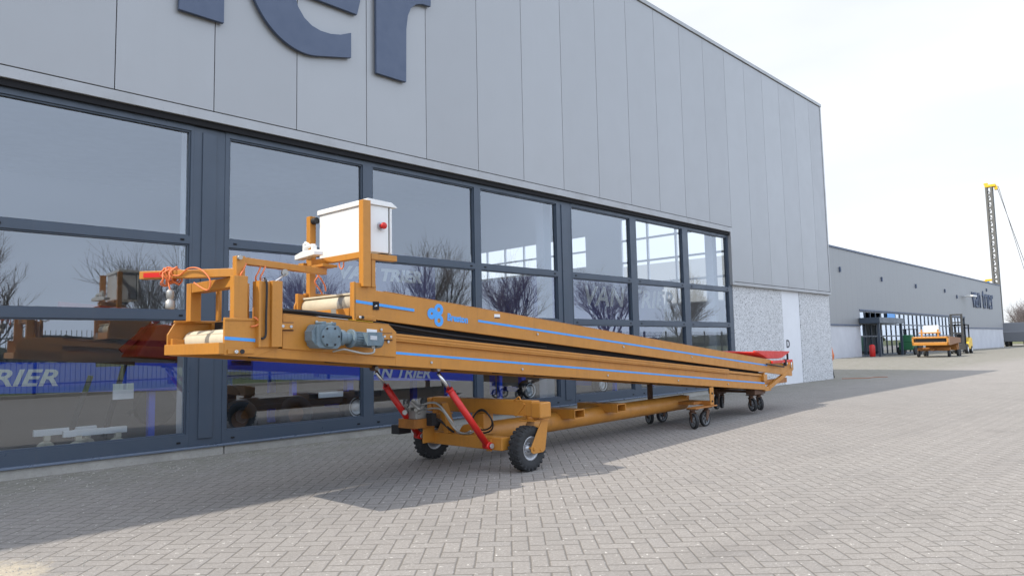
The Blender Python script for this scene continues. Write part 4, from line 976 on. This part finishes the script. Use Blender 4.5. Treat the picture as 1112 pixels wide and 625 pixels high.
# second orange conveyor in the distance
c2 = empty('small_conveyor', (49.8, 11.3, 0), R(4)); tag(c2, 'distant orange belt conveyor with white cabinet, parked before the forklift', 'conveyor')
b = MB(); b.box(0, .35, 0, 2.0, .75, .95); b.box(0,.35,0,2.0,1.18,1.30); b.box(0, .5, 0, .1, .75, 1.3); b.box(0, .5, 1.9, 2.0, .75, 1.3); b.box(.1,.2,.3,1.7,1.3,1.7) if False else None
b.box(.1, .2, .5, .6, 1.3, 1.75); b.box(.1, .2, 1.4, 1.5, 1.3, 1.75); b.box(.08,.2,.4,1.6,1.5,1.58); b.build('front_frame', OR, c2, bevel=.02)
MB().box(.06, .45, .2, 1.8, .96, 1.17).build('belt_end', M['gap'], c2)
MB().box(.25, .75, .55, 1.35, 1.55, 2.0).build('cabinet', M['white_cab'], c2, bevel=.02)
b = MB(); b.prism([(.5,.75),(4.6,.9),(4.6,1.2),(.5,1.3)], 0, .08); b.prism([(.5,.75),(4.6,.9),(4.6,1.2),(.5,1.3)], 1.92, 2.0); b.build('side_rail', M['wood'], c2)
b = MB(); b.prism([(.5,1.2),(4.6,1.1),(4.6,1.12),(.5,1.24)], .08, 1.92); b.build('belt', M['belt'], c2)
b = MB(); b.box(.6, 4.5, .9, 1.1, .4, .55); b.box(1.0,1.2,.1,1.9,.4,.6); b.box(3.6,3.8,.1,1.9,.4,.75); b.box(4.2,4.4,.1,1.9,.4,.85); b.build('chassis', M['orange_worn'], c2)
for (x, y) in ((1.1,.1),(1.1,1.8),(3.7,0),(3.7,1.9),(4.3,0),(4.3,1.9)): MB().cyl((x,y,.22),(x,y+.14,.22),.22,n=20).build('wheel', M['tyre'], c2)
# small red bin, green machine at the entrance
b = MB(); b.lathe([(0,.0),(.17,0),(.19,.05),(.19,.75),(.15,.82),(.05,.86),(0,.86)], (52.9, 16.7, 0), 'z', 20); o = b.build('red_bin', M['red']); tag(o, 'small red cylinder bin at the left end of the far glazed entrance', 'bin')
gm = empty('green_machine', (58.9, 15.7, 0), 0); tag(gm, 'dark green wheeled machine standing by the far entrance canopy', 'machine')
b = MB(); b.box(0, 1.7, 0, 1.0, .35, .95); b.prism([(0,.95),(.7,.95),(.6,1.5),(.1,1.5)], .1, .9); b.build('body', M['green'], gm, bevel=.05)
b = MB(); b.box(1.0,1.06,.1,.16,.95,1.9); b.box(1.0,1.06,.84,.9,.95,1.9); b.box(1.6,1.66,.1,.16,.95,1.9); b.box(1.6,1.66,.84,.9,.95,1.9); b.box(.95,1.7,.05,.95,1.9,1.95); b.build('roll_cage', M['gap'], gm)
for (x, y, r_) in ((.3,-.12,.3),(.3,.98,.3),(1.4,-.15,.42),(1.4,.98,.42)): MB().cyl((x,y,r_),(x,y+.15,r_),r_,n=20).build('wheel', M['tyre'], gm)

# orange hose and leaning pole at the hall corner
b = MB(); pth = [(22.2+.25*i, 7.8-.12*i+.12*math.cos(i*1.3), .012) for i in range(7)]
b.tube(pth, .010, 6); tag(b.build('water_hose', plain('dusty_orange_hose', (.42,.17,.09), .7)), 'orange hose lying on the paving at the hall corner', 'hose')
fl = empty('folded_parasol', (22.80, 8.36, 0)); tag(fl, 'thin pole with an orange cloth at the near hall corner', 'pole')
b = MB(); b.cyl((0,0,0),(.05,.18,1.25),.015,n=8); b.build('pole', M['gap'], fl); b = MB(); b.lathe([(.01,0),(.07,.10),(.09,.2),(.05,.36),(.02,.5)], (.03,.06,.5), 'z', 8, smooth=False); b.build('cloth', M['cable_orange'], fl)

# small debris: gravel and leaf bits along the wall
dbr = MB(); rnd = random.Random(12)
for i in range(1500):
    x = rnd.uniform(.5, 16); y = 8.12-abs(rnd.gauss(0, .8)); r_ = rnd.uniform(.003, .010)
    if y < 5.5: continue
    a = rnd.uniform(0, 6.28); dbr.quadmesh([(x+r_*math.cos(a+q), y+r_*.8*math.sin(a+q), .001) for q in (0,1.5,3.0,4.6)] + [(x, y, .004+r_*.6)], [(0,1,4),(1,2,4),(2,3,4),(3,0,4)])
for i in range(500):
    x = .62+rnd.gauss(0,.35); y = 4.62+rnd.gauss(0,.3); r_ = rnd.uniform(.002,.006); a = rnd.uniform(0,6.28)
    dbr.quadmesh([(x+r_*math.cos(a+q), y+r_*.8*math.sin(a+q), .001) for q in (0,1.5,3.0,4.6)] + [(x, y, .003+r_*.7)], [(0,1,4),(1,2,4),(2,3,4),(3,0,4)])
tag(dbr.build('gravel', concrete('grit', (.45,.43,.38), 30)), kind='stuff')
